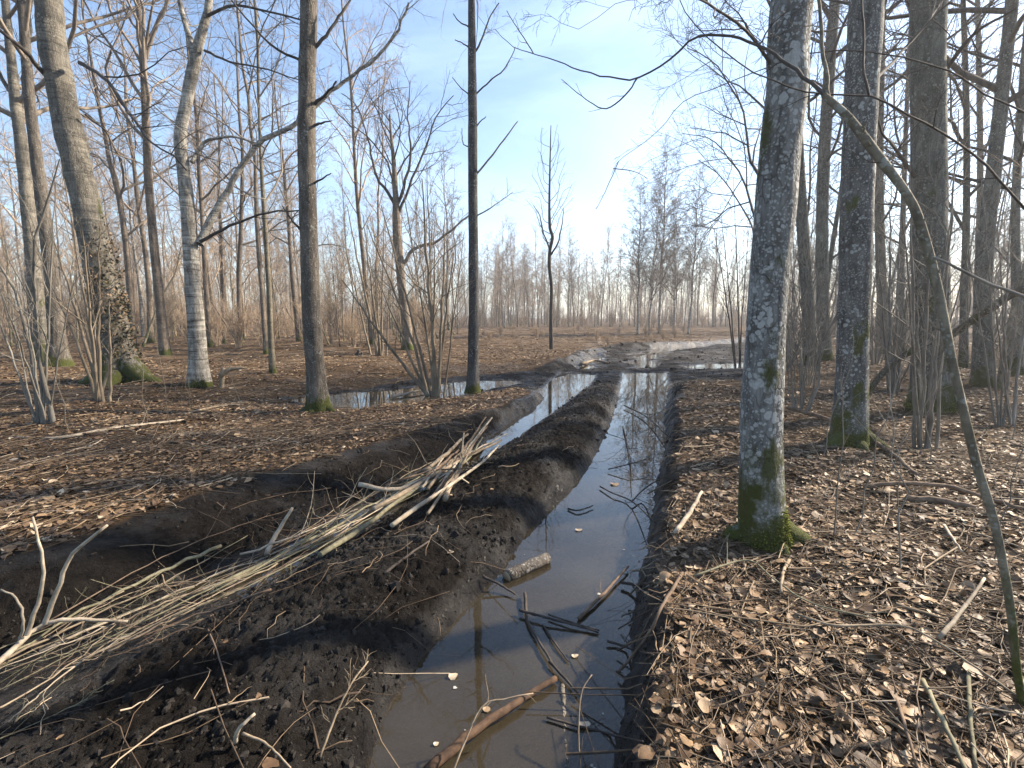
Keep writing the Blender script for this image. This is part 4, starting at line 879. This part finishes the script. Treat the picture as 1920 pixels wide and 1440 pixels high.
# the wood beyond, too far off to count
n = 520; az_ = RNG.uniform(-1.05, 1.05, n); rr = RNG.uniform(105, 175, n); hh = RNG.uniform(9, 17, n)
bx, by = rr * np.sin(az_), rr * np.cos(az_); q = np.zeros((n, 9, 3)); t = np.linspace(0, 1, 9)
q[..., 0] = bx[:, None] + np.cumsum(RNG.normal(0, 0.12, (n, 9)), 1); q[..., 1] = by[:, None]; q[..., 2] = t[None] * hh[:, None] - 0.3
R_ = (hh * 0.009)[:, None] * np.linspace(1, 0.15, 9)[None]
g = Geo(); g.tubes(q, R_, 5)
n = 900; az_ = RNG.uniform(-1.05, 1.05, n); rr = RNG.uniform(84, 150, n); hh = RNG.uniform(2.0, 5.5, n); q2 = np.zeros((n, 9, 3))
q2[..., 0] = (rr * np.sin(az_))[:, None] + np.cumsum(RNG.normal(0, 0.1, (n, 9)), 1); q2[..., 1] = (rr * np.cos(az_))[:, None]; q2[..., 2] = t[None] * hh[:, None] - 0.3
r2_ = (0.02 + 0.006 * hh)[:, None] * np.linspace(1, 0.3, 9)[None]; g.tubes(q2, r2_, 4); q = np.concatenate([q, q2]); R_ = np.concatenate([R_, r2_])
P1, R1 = spawn(q, R_, 22, 0.1, 1.0, (22, 50), 0.26, 0.016, 5, 0.14, 0.10, 0.6, 0.3); g.tubes(P1, np.maximum(R1, 0.012), 3)
P2, R2 = spawn(P1, R1, 5, 0.2, 1.0, (25, 55), 0.5, 0.012, 4, 0.14, 0.08, 0.7, 0.4); g.tubes(P2, np.maximum(R2, 0.010), 3)
tag(g.build('distant_wood', T_BROWN), 'hazy mass of bare trees on the skyline', 'wood', None, 'stuff')
# tall birches at the end of the track
BIR = [wood_proto(16.5, 0.15, B_BIRCH, T_BIRCH, dict(z0=4.0, nl=44, n2=9, n3=7, n4=5, lf=0.25, ang=(28, 52), up=0.07, droop=0.07, fine=2.3)),
       wood_proto(15, 0.13, B_BIRCH, T_BIRCH, dict(z0=3.0, nl=44, n2=9, n3=7, n4=5, lf=0.27, ang=(28, 52), up=0.07, droop=0.08, fine=2.3))]
for k, (x, y, s, lab) in enumerate([(1196, 627, .86, 'first tall birch from the left in the birch group ending the track'), (1218, 629, .95, 'tallest birch of the group ending the track, second from the left'),
        (1236, 625, .96, 'birch in the middle of the group ending the track'), (1262, 626, .9, 'fourth birch from the left in the group ending the track'), (1290, 627, .86, 'rightmost birch of the group ending the track')]):
    p = hit(x, y); r = plant_two(BIR, k % 2, p[0], p[1], s * p[1] / 47, 'birch', lab, 'birches at the end of the track')
p = hit(946, 622); plant_one(FARM[1], at_y(946, 622, 62)[0], 62, 1.0, 'far_tree', 'tallest pointed birch of the far wood, right of the slim trunk', 'tree', None)

SAP = [wood_proto(9, 0.045, B_SMOOTH, T_TAN, dict(z0=2.2, nl=16, n2=5, n3=4, n4=0, lf=0.2, ang=(20, 42), up=0.12, fine=2.2), True, 6),
       wood_proto(7, 0.035, B_WOOD, T_TAN, dict(z0=1.2, nl=16, n2=5, n3=4, n4=0, lf=0.24, ang=(20, 42), up=0.12, fine=2.2), True, 6),
       wood_proto(11, 0.06, B_SMOOTH, T_TAN, dict(z0=3.2, nl=18, n2=5, n3=4, n4=0, lf=0.2, ang=(20, 42), up=0.12, fine=2.2), True, 6)]
for x, y in pick(110, -250, 860, 24, 58, 0.6, 0.9): plant_one(random.choice(SAP), x, y, random.uniform(0.75, 1.2), 'sapling', 'thin pale sapling standing in the wood left of the clearing', 'sapling', 'saplings of the left wood')
for x, y in pick(50, 1500, 2200, 9, 40, 0.7): plant_one(random.choice(SAP), x, y, random.uniform(0.6, 1.0), 'sapling', 'thin sapling among the trunks of the right thicket', 'sapling', 'saplings of the right thicket')
for x, y in pick(14, -150, 860, 22, 46, 0.8):
    o = plant_one(random.choice(SAP), x, y, random.uniform(0.7, 1.1), 'wild_sapling', 'thin sapling leaning askew between the trunks of the left wood', 'sapling', 'leaning saplings of the left wood')
    o.rotation_euler = (random.uniform(-0.45, 0.45), random.uniform(-0.45, 0.45), random.uniform(0, 6.28))
# bare brushwood under the trees
def brush_proto(H, n, spread, mat, n2=7, n3=5, fine=2.6):
    a = RNG.uniform(0, 2 * PI, n); rr = RNG.uniform(0, 1, n) * spread
    g = Geo(); q = np.zeros((n, 8, 3)); t = np.linspace(0, 1, 8)
    hh = H * RNG.uniform(0.55, 1.0, n)
    q[..., 2] = t[None] * hh[:, None] - 0.05
    out = rr[:, None] * (t[None] ** 1.3 + 0.12); q[..., 0] = out * np.cos(a)[:, None]; q[..., 1] = out * np.sin(a)[:, None]
    q[:, 1:] += RNG.normal(0, 0.025 * H / 3, (n, 7, 3))
    R = (0.009 + RNG.random(n) * 0.012)[:, None] * np.linspace(1, 0.3, 8)[None]
    g.tubes(q, R, 4)
    P2, R2 = spawn(q, R, n2, 0.25, 1.0, (22, 50), 0.34, 0.009, 5, 0.14, 0.08, 0.65, 0.35); g.tubes(P2, R2 * fine * 0.7, 3)
    P3, R3 = spawn(P2, R2, n3, 0.15, 1.0, (22, 50), 0.5, 0.008, 4, 0.14, 0.06, 0.7, 0.45); g.tubes(P3, np.maximum(R3, 0.0018) * fine, 3)
    return g.mesh('brush', mat)
BR = [brush_proto(3.2, 14, 1.1, T_TAN), brush_proto(2.3, 18, 0.9, T_TAN), brush_proto(4.4, 12, 1.2, T_HAZEL), brush_proto(1.3, 16, 0.5, T_TAN)]
BG = [brush_proto(3.0, 12, 1.1, T_GREY, fine=1.5), brush_proto(2.0, 14, 0.8, T_GREY, fine=1.5), brush_proto(4.2, 10, 1.2, T_GREY, fine=1.5)]
for x, y in pick(150, -250, 800, 22, 62, 0.6, 0.9): plant_one(random.choice(BR[:3]), x, y, random.uniform(0.7, 1.3), 'bare_shrub', 'bare tan brushwood shrub under the left wood', 'shrub', 'brushwood under the left wood')
for x, y in pick(100, 640, 1480, 62, 80, 0.6): plant_one(random.choice(BR[:3]), x, y, random.uniform(0.6, 1.1), 'bare_shrub', 'bare tan shrub along the far edge of the clearing', 'shrub', 'shrubs edging the clearing')
for x, y in pick(66, 1470, 2200, 7.5, 40, 0.7): plant_one(random.choice(BG), x, y, random.uniform(0.7, 1.2), 'bare_shrub', 'bare grey shrub in the thicket on the right', 'shrub', 'shrubs in the right thicket')
for x, y in pick(26, 900, 1400, 26, 50, 1.0):
    if land(np.array([x]), np.array([y]))[1][0] < 0.3: plant_one(BR[3], x, y, random.uniform(0.4, 0.8), 'bare_shrub', 'low dry scrub tuft in the clearing', 'shrub', 'low scrub in the clearing')

# ------------------------------------------------------------------ sticks, logs and branches on the ground
def stick(label, pts, w, mat, cat='stick', name='stick', group=None, lift=0.015, twigs=None, cut=False, sides=8, lump=0.03, taper=0.5, jit=0.14):
    """pts: photo pixels, laid on the ground (x, y) or raised by z metres over it (x, y, z)"""
    P = []
    for q in pts:
        h_ = hit(q[0], q[1])
        if len(q) > 2 and q[2] != 0:       # raised: walk the ray back towards the camera until it is q[2] above the ground
            d = ray(q[0], q[1]); d /= np.linalg.norm(d); t = np.linalg.norm(h_ - CAMP)
            cand = CAMP + d * np.linspace(t, t * 0.35, 240)[:, None]
            up_ = cand[:, 2] - np.maximum(land(cand[:, 0], cand[:, 1])[0], WZ) >= q[2]
            if up_.any(): h_ = cand[int(np.argmax(up_))]
        P.append(h_ + np.array([0, 0, lift if len(q) < 3 else 0]))
    P = np.array(P); b = P.mean(0); b[2] = P[:, 2].min()
    r0 = w * half(P.mean(0))
    n = max(8, 4 * len(pts)); Q = catmull(P - b, n); Q[1:-1] += RNG.normal(0, r0 * jit, (n - 2, 3))
    rad = r0 * (1 + (taper - 1) * np.linspace(0, 1, n))
    Qc = np.concatenate([Q[:1], Q, Q[-1:]]); Rc = np.concatenate([[0.0003], rad, [0.0003]])
    g = Geo(); g.tubes(Qc[None], Rc[None], sides, lump=lump)
    if twigs:
        A, B_ = Q[None], rad[None]
        for k, m in enumerate(twigs):
            A, B_ = spawn(A, B_, m, 0.15, 1.0, (22, 55), 0.28 if k == 0 else 0.5, 0.010, 6, 0.16, 0.03, 0.6, 0.35); g.tubes(A, np.maximum(B_, 0.0011), 4)
    o = g.build(name, mat, loc=b); tag(o, label, cat, group)
    if cut:
        for e, s in ((0, 1), (-1, -1)):
            T = Q[1] - Q[0] if e == 0 else Q[-2] - Q[-1]; T = T / np.linalg.norm(T)
            gg = Geo(); gg.tubes(np.array([[Q[e] - T * 0.002, Q[e] - T * 0.004, Q[e] - T * 0.0045]]), np.array([[rad[e] * 0.93, rad[e] * 0.9, 0.0003]]), 12); gg.build('cut_end', S_CUT, o)
    return o
# heap of long cut stems lying in the left rut
HEAP_A = [(-60, 1330), (0, 1290), (120, 1230), (260, 1165), (400, 1100), (520, 1050), (620, 1000), (700, 950), (780, 900), (860, 862), (925, 832)]
ha = np.array(HEAP_A, float)
hs = np.concatenate([[0], np.cumsum(np.linalg.norm(np.diff(ha, axis=0), axis=1))]); hs /= hs[-1]
for k in range(42):
    ln = RNG.uniform(0.2, 0.5); s0 = RNG.uniform(0, 1) ** 1.5 * (0.98 - ln)
    wide = np.interp(s0, [0, 0.25, 0.5, 0.7, 1.0], [88, 58, 36, 20, 20])
    oa = float(np.clip(RNG.normal(0, 0.6), -1.15, 1.15)) * wide; ob = oa * 0.4 + RNG.normal(0, 0.42) * wide; bow_ = RNG.normal(0, 0.12) * wide
    ss = np.linspace(s0, s0 + ln, 4); hgt_ = 0.02 + 0.10 * RNG.random() ** 1.6
    L = [(float(np.interp(s, hs, ha[:, 0])), float(np.interp(s, hs, ha[:, 1])) + oa + (ob - oa) * j / 3 + bow_ * (1 - (j - 1.5) ** 2 / 2.25), hgt_) for j, s in enumerate(ss)]
    if RNG.random() < 0.5: L = L[::-1]
    near = 1 - (s0 + ln / 2)
    stick('cut tan stem in the heap of long stems filling the left rut', L, RNG.gamma(2.4, 0.85) + 1.3 + 2.0 * near * RNG.random(), random.choice([S_TAN, S_TAN, S_OLIVE, S_OLIVE, S_BROWN, S_BROWN, S_TAN, S_PALE]), name='cut_stem', group='cut stems heaped in the left rut', twigs=(5, 2) if k % 2 else (3, 2), taper=0.35, sides=6, jit=0.6)
for k in range(13):
    x_ = RNG.uniform(735, 900); y_ = np.interp(x_, [700, 780, 860, 925], [955, 905, 868, 835]) + RNG.normal(0, 14); l_ = RNG.uniform(35, 95); a_ = math.radians(RNG.uniform(8, 62))
    stick('thicker broken stick tangled in the head of the stem heap', [(x_ - l_ * math.cos(a_), y_ + l_ * math.sin(a_), 0.03 + 0.07 * RNG.random()), (x_, y_ + RNG.normal(0, 5), 0.09), (x_ + l_ * math.cos(a_), y_ - l_ * math.sin(a_), 0.03 + 0.14 * RNG.random())], RNG.uniform(4, 8), random.choice([S_TAN, S_PALE, S_BROWN, S_TAN]), name='broken_stick', group='broken sticks at the head of the heap', twigs=(2,), taper=0.6, jit=0.3)
for k, (pts, w, m, lab) in enumerate([
    ([(672, 908, .12), (740, 918, .1), (800, 895, .08), (850, 880, .05)], 9, S_PALE, 'pale stick end jutting out left at the head of the heap'),
    ([(700, 955, .1), (790, 905, .1), (860, 865, .1), (940, 825, .08)], 9, S_TAN, 'long thick tan stem along the head of the heap'),
    ([(735, 985, .1), (820, 925, .1), (900, 870, .08), (935, 835, .05)], 7, S_PALE, 'pale stem on the near side of the heap head, against the ridge'),
    ([(600, 1040, .08), (680, 990, .1), (760, 930, .1), (870, 868, .1), (905, 820, .1)], 8, S_OLIVE, 'greenish stem running up the middle of the heap head'),
    ([(876, 872, .05), (866, 850, .15), (870, 812, .3)], 6, S_TAN, 'short forked twig standing up at the head of the heap'),
    ([(500, 1040, .05), (520, 1000, .15), (548, 952, .35)], 11, S_PALE, 'broken pale stick standing slanted out of the heap'),
    ]):
    stick(lab, pts, w, m, twigs=(3,), group=None)
# forked pale branch standing out of the rut at the left
o = stick('large forked pale branch rising out of the left rut at the left edge', [(-60, 1290, .1), (0, 1240, .12), (60, 1185, .14), (105, 1165, .15), (180, 1162, .12), (240, 1165, .08)], 17, S_PALE, 'branch', 'forked_branch', taper=0.45)
bb = np.array(o.location)
for q, w in (([(84, 1168, .15), (110, 1100, .25), (135, 1040, .35), (200, 985, .45)], 13), ([(50, 1190, .14), (75, 1120, .3), (80, 1050, .4), (62, 970, .5)], 11), ([(36, 1205, .13), (44, 1160, .2), (30, 1120, .3), (0, 1106, .35)], 8)):
    P = []
    for x, y, z in q:
        base_hit = hit(85, 1168); P.append(at_y(x, y, base_hit[1] - 0.22 + 0.1 * z) - bb)
    r0 = w * half(P[0] + bb); Q = catmull(P, 12); Q[1:] += RNG.normal(0, r0 * 0.2, (11, 3))
    g = Geo(); g.tubes(np.concatenate([Q, Q[-1:]])[None], np.concatenate([r0 * np.linspace(1, 0.5, 12), [0.0003]])[None], 8, lump=0.05); g.build('fork', S_PALE, o)
# right rut
stick('short lichen-spotted log floating in the right rut', [(950, 1082, .02), (990, 1062, .025), (1026, 1046, .03)], 23, S_BIRCH, 'log', 'log', cut=True, taper=0.92, sides=14, lump=0.015, jit=0.05)
for pts, w, m, lab, c, tw in [
    ([(800, 1446, .02), (880, 1378, .03), (960, 1322, .03), (1042, 1272, .02)], 19, S_RED, 'thick red-brown bark-peeling branch lying across the near water', 'branch', None),
    ([(984, 1112, .03), (990, 1165, .02), (1012, 1205, .02), (1036, 1245, .02)], 6.7, S_DARK, 'dark straight stick standing down the middle of the near water', 'stick', None),
    ([(1030, 1240, .02), (1060, 1272, .02), (1090, 1308, .02)], 6.1, S_DARK, 'short dark stick meeting the red-brown branch tip', 'stick', None),
    ([(974, 1144, .03), (1030, 1160, .03), (1080, 1172, .02), (1122, 1186, .01)], 5.5, S_DARK, 'dark stick floating crosswise in the right rut', 'stick', (2,)),
    ([(1028, 1152, .02), (1075, 1168, .02), (1124, 1182, .01)], 3.7, S_DARK, 'thin grey stick lying along the crosswise dark stick', 'stick', None),
    ([(1018, 1172, .01), (1040, 1205, .01), (1066, 1240, .01)], 4.2, S_DARK, 'short dark stick parallel to the middle stick in the water', 'stick', None),
    ([(1085, 1160, .01), (1130, 1115, .02), (1178, 1062, .03)], 7, S_BROWN, 'lichened slim stick floating towards the right bank', 'stick', (3,)),
    ([(905, 1080, .05), (940, 1098, .04), (966, 1114, .02)], 5.5, S_DARK, 'black root end jutting from the ridge into the water', 'stick', (2,)),
    ([(1125, 912, .02), (1150, 925, .03), (1185, 940, .04), (1228, 980, .05)], 3.1, S_DARK, 'black twig in the far part of the right rut', 'twig', (3, 2)),
    ([(1185, 940, .04), (1210, 915, .1), (1250, 892, .2), (1300, 872, .25)], 3.1, S_DARK, 'black twig sloping up onto the right bank', 'twig', (3, 2)),
    ([(1065, 954, .01), (1085, 957, .02), (1112, 948, .02)], 3.7, S_DARK, 'small black forked chip floating mid rut', 'twig', (3,)),
    ([(1168, 800, .02), (1180, 850, .05), (1185, 900, .1)], 2.5, S_DARK, 'thin black twigs hanging over the far water', 'twig', (8, 4)),
    ([(1140, 880, .03), (1180, 870, .1), (1215, 860, .12)], 2.5, S_DARK, 'black twig spray lying across the far water', 'twig', (7, 4)),
    ([(1170, 760, .05), (1210, 780, .06), (1255, 820, .06)], 2.5, S_DARK, 'thin stick crossing the top of the right rut', 'twig', (3,)),
    ([(1055, 1286, -.02), (1058, 1350, -.02), (1064, 1450, -.02)], 12, S_BIRCH, 'whitish stick half sunk in the near water', 'stick', None),
    ([(1165, 1092, .03), (1195, 1097, .05), (1225, 1092, .08)], 6.7, S_DARK, 'black stub poking from the right bank into the water', 'stick', None),
    ([(1138, 1202, .02), (1180, 1215, .03), (1225, 1228, .05)], 5.5, S_DARK, 'second black stub poking from the right bank, nearer', 'stick', None),
    ([(1025, 1345, .01), (1080, 1360, .015), (1150, 1378, .02), (1205, 1390, .05)], 4.9, S_DARK, 'dark stick across the nearest water by the right bank', 'stick', (2,)),
    ([(720, 1080), (760, 1052), (805, 1018)], 6.1, S_DARK, 'grey-brown stick lying on the mud ridge', 'stick', None),
    ([(440, 1392, .03), (450, 1365, .08), (478, 1338, .14)], 10, S_PALE, 'short pale crooked stick on the near mud ridge', 'stick', (1,)),
    ([(455, 1375, .02), (500, 1395, .04), (545, 1440, .05)], 6, S_TAN, 'thin stick beside the crooked stick on the mud', 'stick', None),
    ([(390, 1180, .02), (410, 1230, .03), (430, 1300, .02)], 4, S_BROWN, 'thin wavy twig hanging onto the mud ridge', 'twig', (2,)),
    ([(1266, 1000, .02), (1290, 965, .06), (1316, 922, .1)], 10, S_PALE, 'pale bent stick on the bank left of the lichen-crusted trunk', 'stick', (2,)),
    ([(1760, 1196, .05), (1800, 1150, .1), (1846, 1084, .18)], 11, S_PALE, 'pale broken branch lying near the leaning pole', 'branch', (1,)),
    ([(1490, 1150, .03), (1560, 1172, .05), (1640, 1172, .06), (1700, 1175, .08), (1760, 1205, .08), (1850, 1265, .06), (1930, 1320, .05)], 7, S_TAN, 'long thin sunlit stem running to the right edge', 'stick', None),
    ([(1300, 1080, .04), (1400, 1050, .06), (1450, 1085, .05), (1520, 1130, .05), (1640, 1160, .05)], 5, S_OLIVE, 'thin olive stem below the lichen-crusted trunk', 'stick', (3,)),
    ([(1620, 912, .05), (1700, 906, .1), (1790, 915, .1), (1870, 940, .08), (1940, 960, .05)], 13, S_BROWN, 'long brown fallen branch beyond the split log end', 'branch', (2,)),
    ([(1700, 935, .03), (1760, 938, .04), (1830, 952, .04)], 20, S_BROWN, 'brown split log end lying under the long fallen branch', 'log', None),
    ([(1480, 765, .25), (1540, 782, .2), (1600, 808, .12), (1660, 842, .06), (1722, 892, .02)], 12, S_BROWN, 'bent bare branch resting in front of the spotted trunk', 'branch', None),
    ([(1730, 1275, .03), (1765, 1345, .04), (1810, 1440, .03), (1830, 1490, .03)], 15, S_OLIVE, 'thick olive stick at the bottom right corner', 'stick', None),
    ([(1815, 1250, .03), (1818, 1330, .04), (1830, 1440, .03)], 12, S_OLIVE, 'straight olive stick next to the thick corner stick', 'stick', None),
    ([(1680, 1310, .03), (1700, 1370, .05), (1720, 1440, .03)], 10, S_BROWN, 'brown stick among leaves near the bottom right', 'stick', None),
    ([(1280, 1075, .03), (1240, 1140, .06), (1215, 1190, .05), (1160, 1260, .03)], 8, S_BROWN, 'brown crooked stick sloping down the right bank', 'stick', (3,)),
    ([(1770, 985, .03), (1790, 1015, .05), (1804, 1035, .03)], 8, S_PALE, 'small pale bone-like stick on the leaves', 'stick', None),
    ([(1480, 1050, .02), (1468, 1075, .06), (1465, 1110, .04)], 8, S_TAN, 'short upright tan stick below the mossy foot', 'stick', None),
    ([(20, 822), (110, 824), (210, 806), (345, 790)], 9, S_PALE, 'long pale branch lying on leaves at the left', 'branch', (4,)),
    ([(-20, 970), (90, 935), (190, 905), (240, 890)], 10, S_TAN, 'tan pole on the leaves above the left bank', 'stick', (2,)),
    ([(-20, 1010), (60, 968), (160, 962)], 7, S_PALE, 'pale split stick on the leaves at the left edge', 'stick', None),
    ([(345, 780), (400, 765), (450, 760)], 6, S_TAN, 'short stick left of the straight mossy-footed tree', 'stick', None),
    ([(130, 715), (180, 700), (230, 695)], 7, S_TAN, 'tan stick behind the pale hazel clump', 'stick', None),
    ([(1090, 682, .05), (1115, 676, .06), (1140, 680, .05)], 6, S_TAN, 'short plank-like stick lying by the far puddle', 'stick', None),
    ([(735, 745, .03), (775, 735, .06), (830, 722, .1)], 5, S_PALE, 'pale stick resting over the pond beside the hazel clump', 'stick', None),
    ([(600, 1420, .03), (630, 1340, .12), (660, 1280, .22), (690, 1240, .3)], 5, S_TAN, 'thin rooty twig bush at the edge of the ridge', 'twig', (7, 4)),
    ([(840, 1470, .02), (900, 1330, .18), (950, 1310, .2), (1000, 1300, .2)], 4, S_TAN, 'thin bent tan twig over the nearest water', 'twig', (4,)),
    ([(1090, 1460, .02), (1085, 1380, .1), (1090, 1300, .2), (1110, 1265, .24)], 3.5, S_TAN, 'single upright thin twig in the nearest water', 'twig', (2,)),
]:
    stick(lab, pts, w, m, c, 'log' if c == 'log' else ('branch' if c == 'branch' else ('twig' if c == 'twig' else 'stick')), twigs=tw, taper=0.6)
# thin bare seedlings standing in the litter
spots = [(random.uniform(60, 640), random.uniform(715, 900)) for _ in range(20)] + [(random.uniform(1300, 1385), random.uniform(660, 780)) for _ in range(7)] + [(random.uniform(1490, 1910), random.uniform(790, 1080)) for _ in range(12)] + [(random.uniform(640, 1000), random.uniform(640, 690)) for _ in range(10)]
for k, (x, y) in enumerate(spots):
    b = hit(x, y)
    if land(b[:1], b[1:2])[1][0] > 0.3 or b[1] > 30: continue
    H_ = random.uniform(0.35, 1.7); ln = RNG.normal(0, 0.16, 2) * H_; t = np.linspace(0, 1, 9)
    Q = np.column_stack([ln[0] * t ** 1.3, ln[1] * t ** 1.3, H_ * t - 0.03]); Q[1:] += RNG.normal(0, 0.012 * H_, (8, 3)); rad = (0.002 + 0.0022 * H_) * np.linspace(1, 0.35, 9)
    g = Geo(); g.tubes(Q[None], rad[None], 6); A, B_ = spawn(Q[None], rad[None], random.randint(3, 8), 0.3, 1.0, (25, 55), 0.3, 0.009, 5, 0.15, 0.06, 0.65, 0.4); g.tubes(A, np.maximum(B_, 0.001), 3)
    lft = x < 1100
    tag(g.build('seedling', T_HAZEL if lft else T_GREY, loc=b), 'thin bare seedling stem standing in the leaf litter ' + ('left of the track' if lft else 'right of the track'), 'seedling', 'seedlings left of the track' if lft else 'seedlings right of the track')
# fallen bough propped up on the right
P = [hit(1622, 742), None]; Yb = P[0][1]
bp = [at_y(x, y, Yb + d) for x, y, d in ((1622, 742, 0), (1660, 696, -.2), (1700, 662, -.4), (1770, 634, -.8), (1835, 592, -1.2), (1900, 550, -1.6), (1990, 500, -2))]
sc = half(bp[0]); b = bp[0]
g = Geo(); Q = catmull(np.array(bp) - b, 26); Q[1:] += RNG.normal(0, 0.006, (25, 3)); g.tubes(Q[None], (np.linspace(13, 15, 26) * sc)[None], 10, lump=0.05)
tag(g.build('fallen_bough', S_MOSSY, loc=b), 'dark mossy bough sloping up to the right behind the leaning pole', 'branch')
# broken stub beside the silver tree, black stump in the clearing
b = hit(415, 728); r = empty('broken_stub', b, 'short broken upright stub with a slanting piece, beside the silver tree', 'stump')
def lp(x, y, d=0): return at_y(x, y, b[1] + d) - b
sc = half(b)
g = Geo(); Q = catmull([lp(415, 734), lp(416, 710), lp(419, 690)], 8); g.tubes(np.concatenate([Q, Q[-1:]])[None], np.concatenate([sc * np.array([12, 11, 10, 10, 10, 9, 9, 8]), [0.001]])[None], 10, lump=0.06); g.build('post', S_TAN, r)
g = Geo(); Q = catmull([lp(412, 705, -.1), lp(432, 692), lp(462, 690, .1)], 8); g.tubes(np.concatenate([Q[:1], Q, Q[-1:]])[None], np.concatenate([[0.001], sc * np.array([11, 11, 10, 9, 8, 7, 5, 3]), [0.001]])[None], 10, lump=0.08); g.build('slanting_piece', S_TAN, r)
b = hit(672, 668); g = Geo(); sc = half(b)
for dx, h_, w in ((0, 14, 12), (6, 8, 9), (-5, 6, 8)):
    Q = catmull(np.array([(dx * sc * 2, 0, -0.1), (dx * sc * 2, 0.02, h_ * sc), (dx * sc * 2 + 0.04, 0, h_ * 2 * sc * 0.9)]), 7); g.tubes(np.concatenate([Q, Q[-1:]])[None], np.concatenate([w * sc * np.linspace(1.1, 0.4, 7), [0.001]])[None], 8, lump=0.15)
tag(g.build('stump', S_DARK, loc=b), 'small black charred stump beyond the pond', 'stump')

# pale scum and bits drifting on the water
n = 1500; sx = RNG.uniform(-1.2, 1.6, n); sy = RNG.uniform(1.5, 5.5, n); dR = sdist(RUT_R, sx, sy); zt = land(sx, sy)[0]
keep = (zt < WZ - 0.006) & ((vnoise(sx * 4 + 5, sy * 4, 3) ** 2.2 * 0.9 * np.where((dR > -0.22) & (sx > 0.25 * sy * 0.9 - 0.1), 1.0, 0.08)) > RNG.random(n)); sx, sy = sx[keep], sy[keep]; n = len(sx)
th = np.arange(8) * PI / 4; rad = 0.002 + RNG.gamma(1.1, 0.0035, n)
V = np.stack([np.cos(th)[None] * rad[:, None] * RNG.uniform(0.5, 1.4, (n, 8)), np.sin(th)[None] * rad[:, None] * RNG.uniform(0.5, 1.4, (n, 8)), np.full((n, 8), 0.0)], -1) + np.stack([sx, sy, np.full(n, WZ + 0.0025)], -1)[:, None]
V2 = V + [0, 0, 0.0012]; VV = np.concatenate([V, V2], 1)
F0 = [[8, 9, 10, 11], [8, 11, 12, 15], [12, 13, 14, 15]] + [[k, (k + 1) % 8, 8 + (k + 1) % 8, 8 + k] for k in range(8)]
g = Geo(); g.quads(VV.reshape(-1, 3), (np.arange(n)[:, None, None] * 16 + np.array(F0)[None]).reshape(-1, 4))
tag(g.build('scum', plain_bark('pale_scum', (0.25, 0.24, 0.21), (0.5, 0.49, 0.45), 40, 1, 0), smooth=False), 'pale scum and crumbs drifting on the near water', 'scum', None, 'stuff')
# leaves floating on the near water
def floating_leaf(x, y, w, label):
    p = on_z(x, y, WZ + 0.004); s = w / FPX * depth(p)
    n = 10; th = np.linspace(0, 2 * PI, n, endpoint=False); rr = s / 2 * (1 + 0.12 * np.cos(2 * th + random.random() * 6) + 0.1 * RNG.random(n))
    V = np.stack([rr * np.cos(th), rr * 0.85 * np.sin(th), 0.12 * s * np.cos(2 * th) + 0.1 * s * RNG.random(n) + 0.002], -1)
    V = np.concatenate([V, V - [0, 0, 0.0012]]); a = np.arange(n); c = (a + 1) % n
    me = bpy.data.meshes.new('floating_leaf'); me.from_pydata(V.tolist(), [], [a.tolist(), (a[::-1] + n).tolist()] + [[int(c_), int(a_), int(a_ + n), int(c_ + n)] for a_, c_ in zip(a, c)])
    at = me.attributes.new('rnd', 'FLOAT', 'POINT'); at.data.foreach_set('value', np.full(2 * n, RNG.uniform(0.75, 1.0), np.float32)); me.materials.append(M_LEAF)
    o = bpy.data.objects.new('floating_leaf', me); C.objects.link(o); o.location = p; tag(o, label, 'leaf')
for x, y, w, lab in [(1096, 1360, 20, 'round pale leaf floating on the nearest water by the thin upright twig'), (912, 1330, 16, 'pale curled leaf floating left of the red-brown branch'), 
                     (850, 1268, 18, 'brown leaf floating near the ridge in the near water'), (1085, 994, 12, 'dark leaf floating in mid rut beyond the log'), (1152, 908, 16, 'curled brown leaf on the far water beside black twigs'),
                     (1078, 1230, 12, 'pale leaf bits floating right of the middle stick'), (818, 1395, 10, 'tiny leaf floating near the bottom of the rut')]:
    floating_leaf(x, y, w, lab)

# ------------------------------------------------------------------ air
bm_v = [(x, y, z) for z in (-2.0, 29.0) for y in (-25, 330) for x in (-330, 330)]
me = bpy.data.meshes.new('haze'); me.from_pydata(bm_v, [], [(0, 2, 3, 1), (4, 5, 7, 6), (0, 1, 5, 4), (2, 6, 7, 3), (0, 4, 6, 2), (1, 3, 7, 5)])
hm = bpy.data.materials.new('haze_air'); hm.use_nodes = True; hn = hm.node_tree.nodes; hn.remove(hn['Principled BSDF'])
pv = hn.new('ShaderNodeVolumePrincipled'); pv.inputs['Color'].default_value = (0.95, 0.96, 1.0, 1); pv.inputs['Density'].default_value = HAZE; pv.inputs['Anisotropy'].default_value = 0.45
hm.node_tree.links.new(pv.outputs[0], hn['Material Output'].inputs['Volume']); me.materials.append(hm)
hz = bpy.data.objects.new('haze', me); C.objects.link(hz); tag(hz, 'thin pale haze between the trees', 'haze', None, 'stuff')
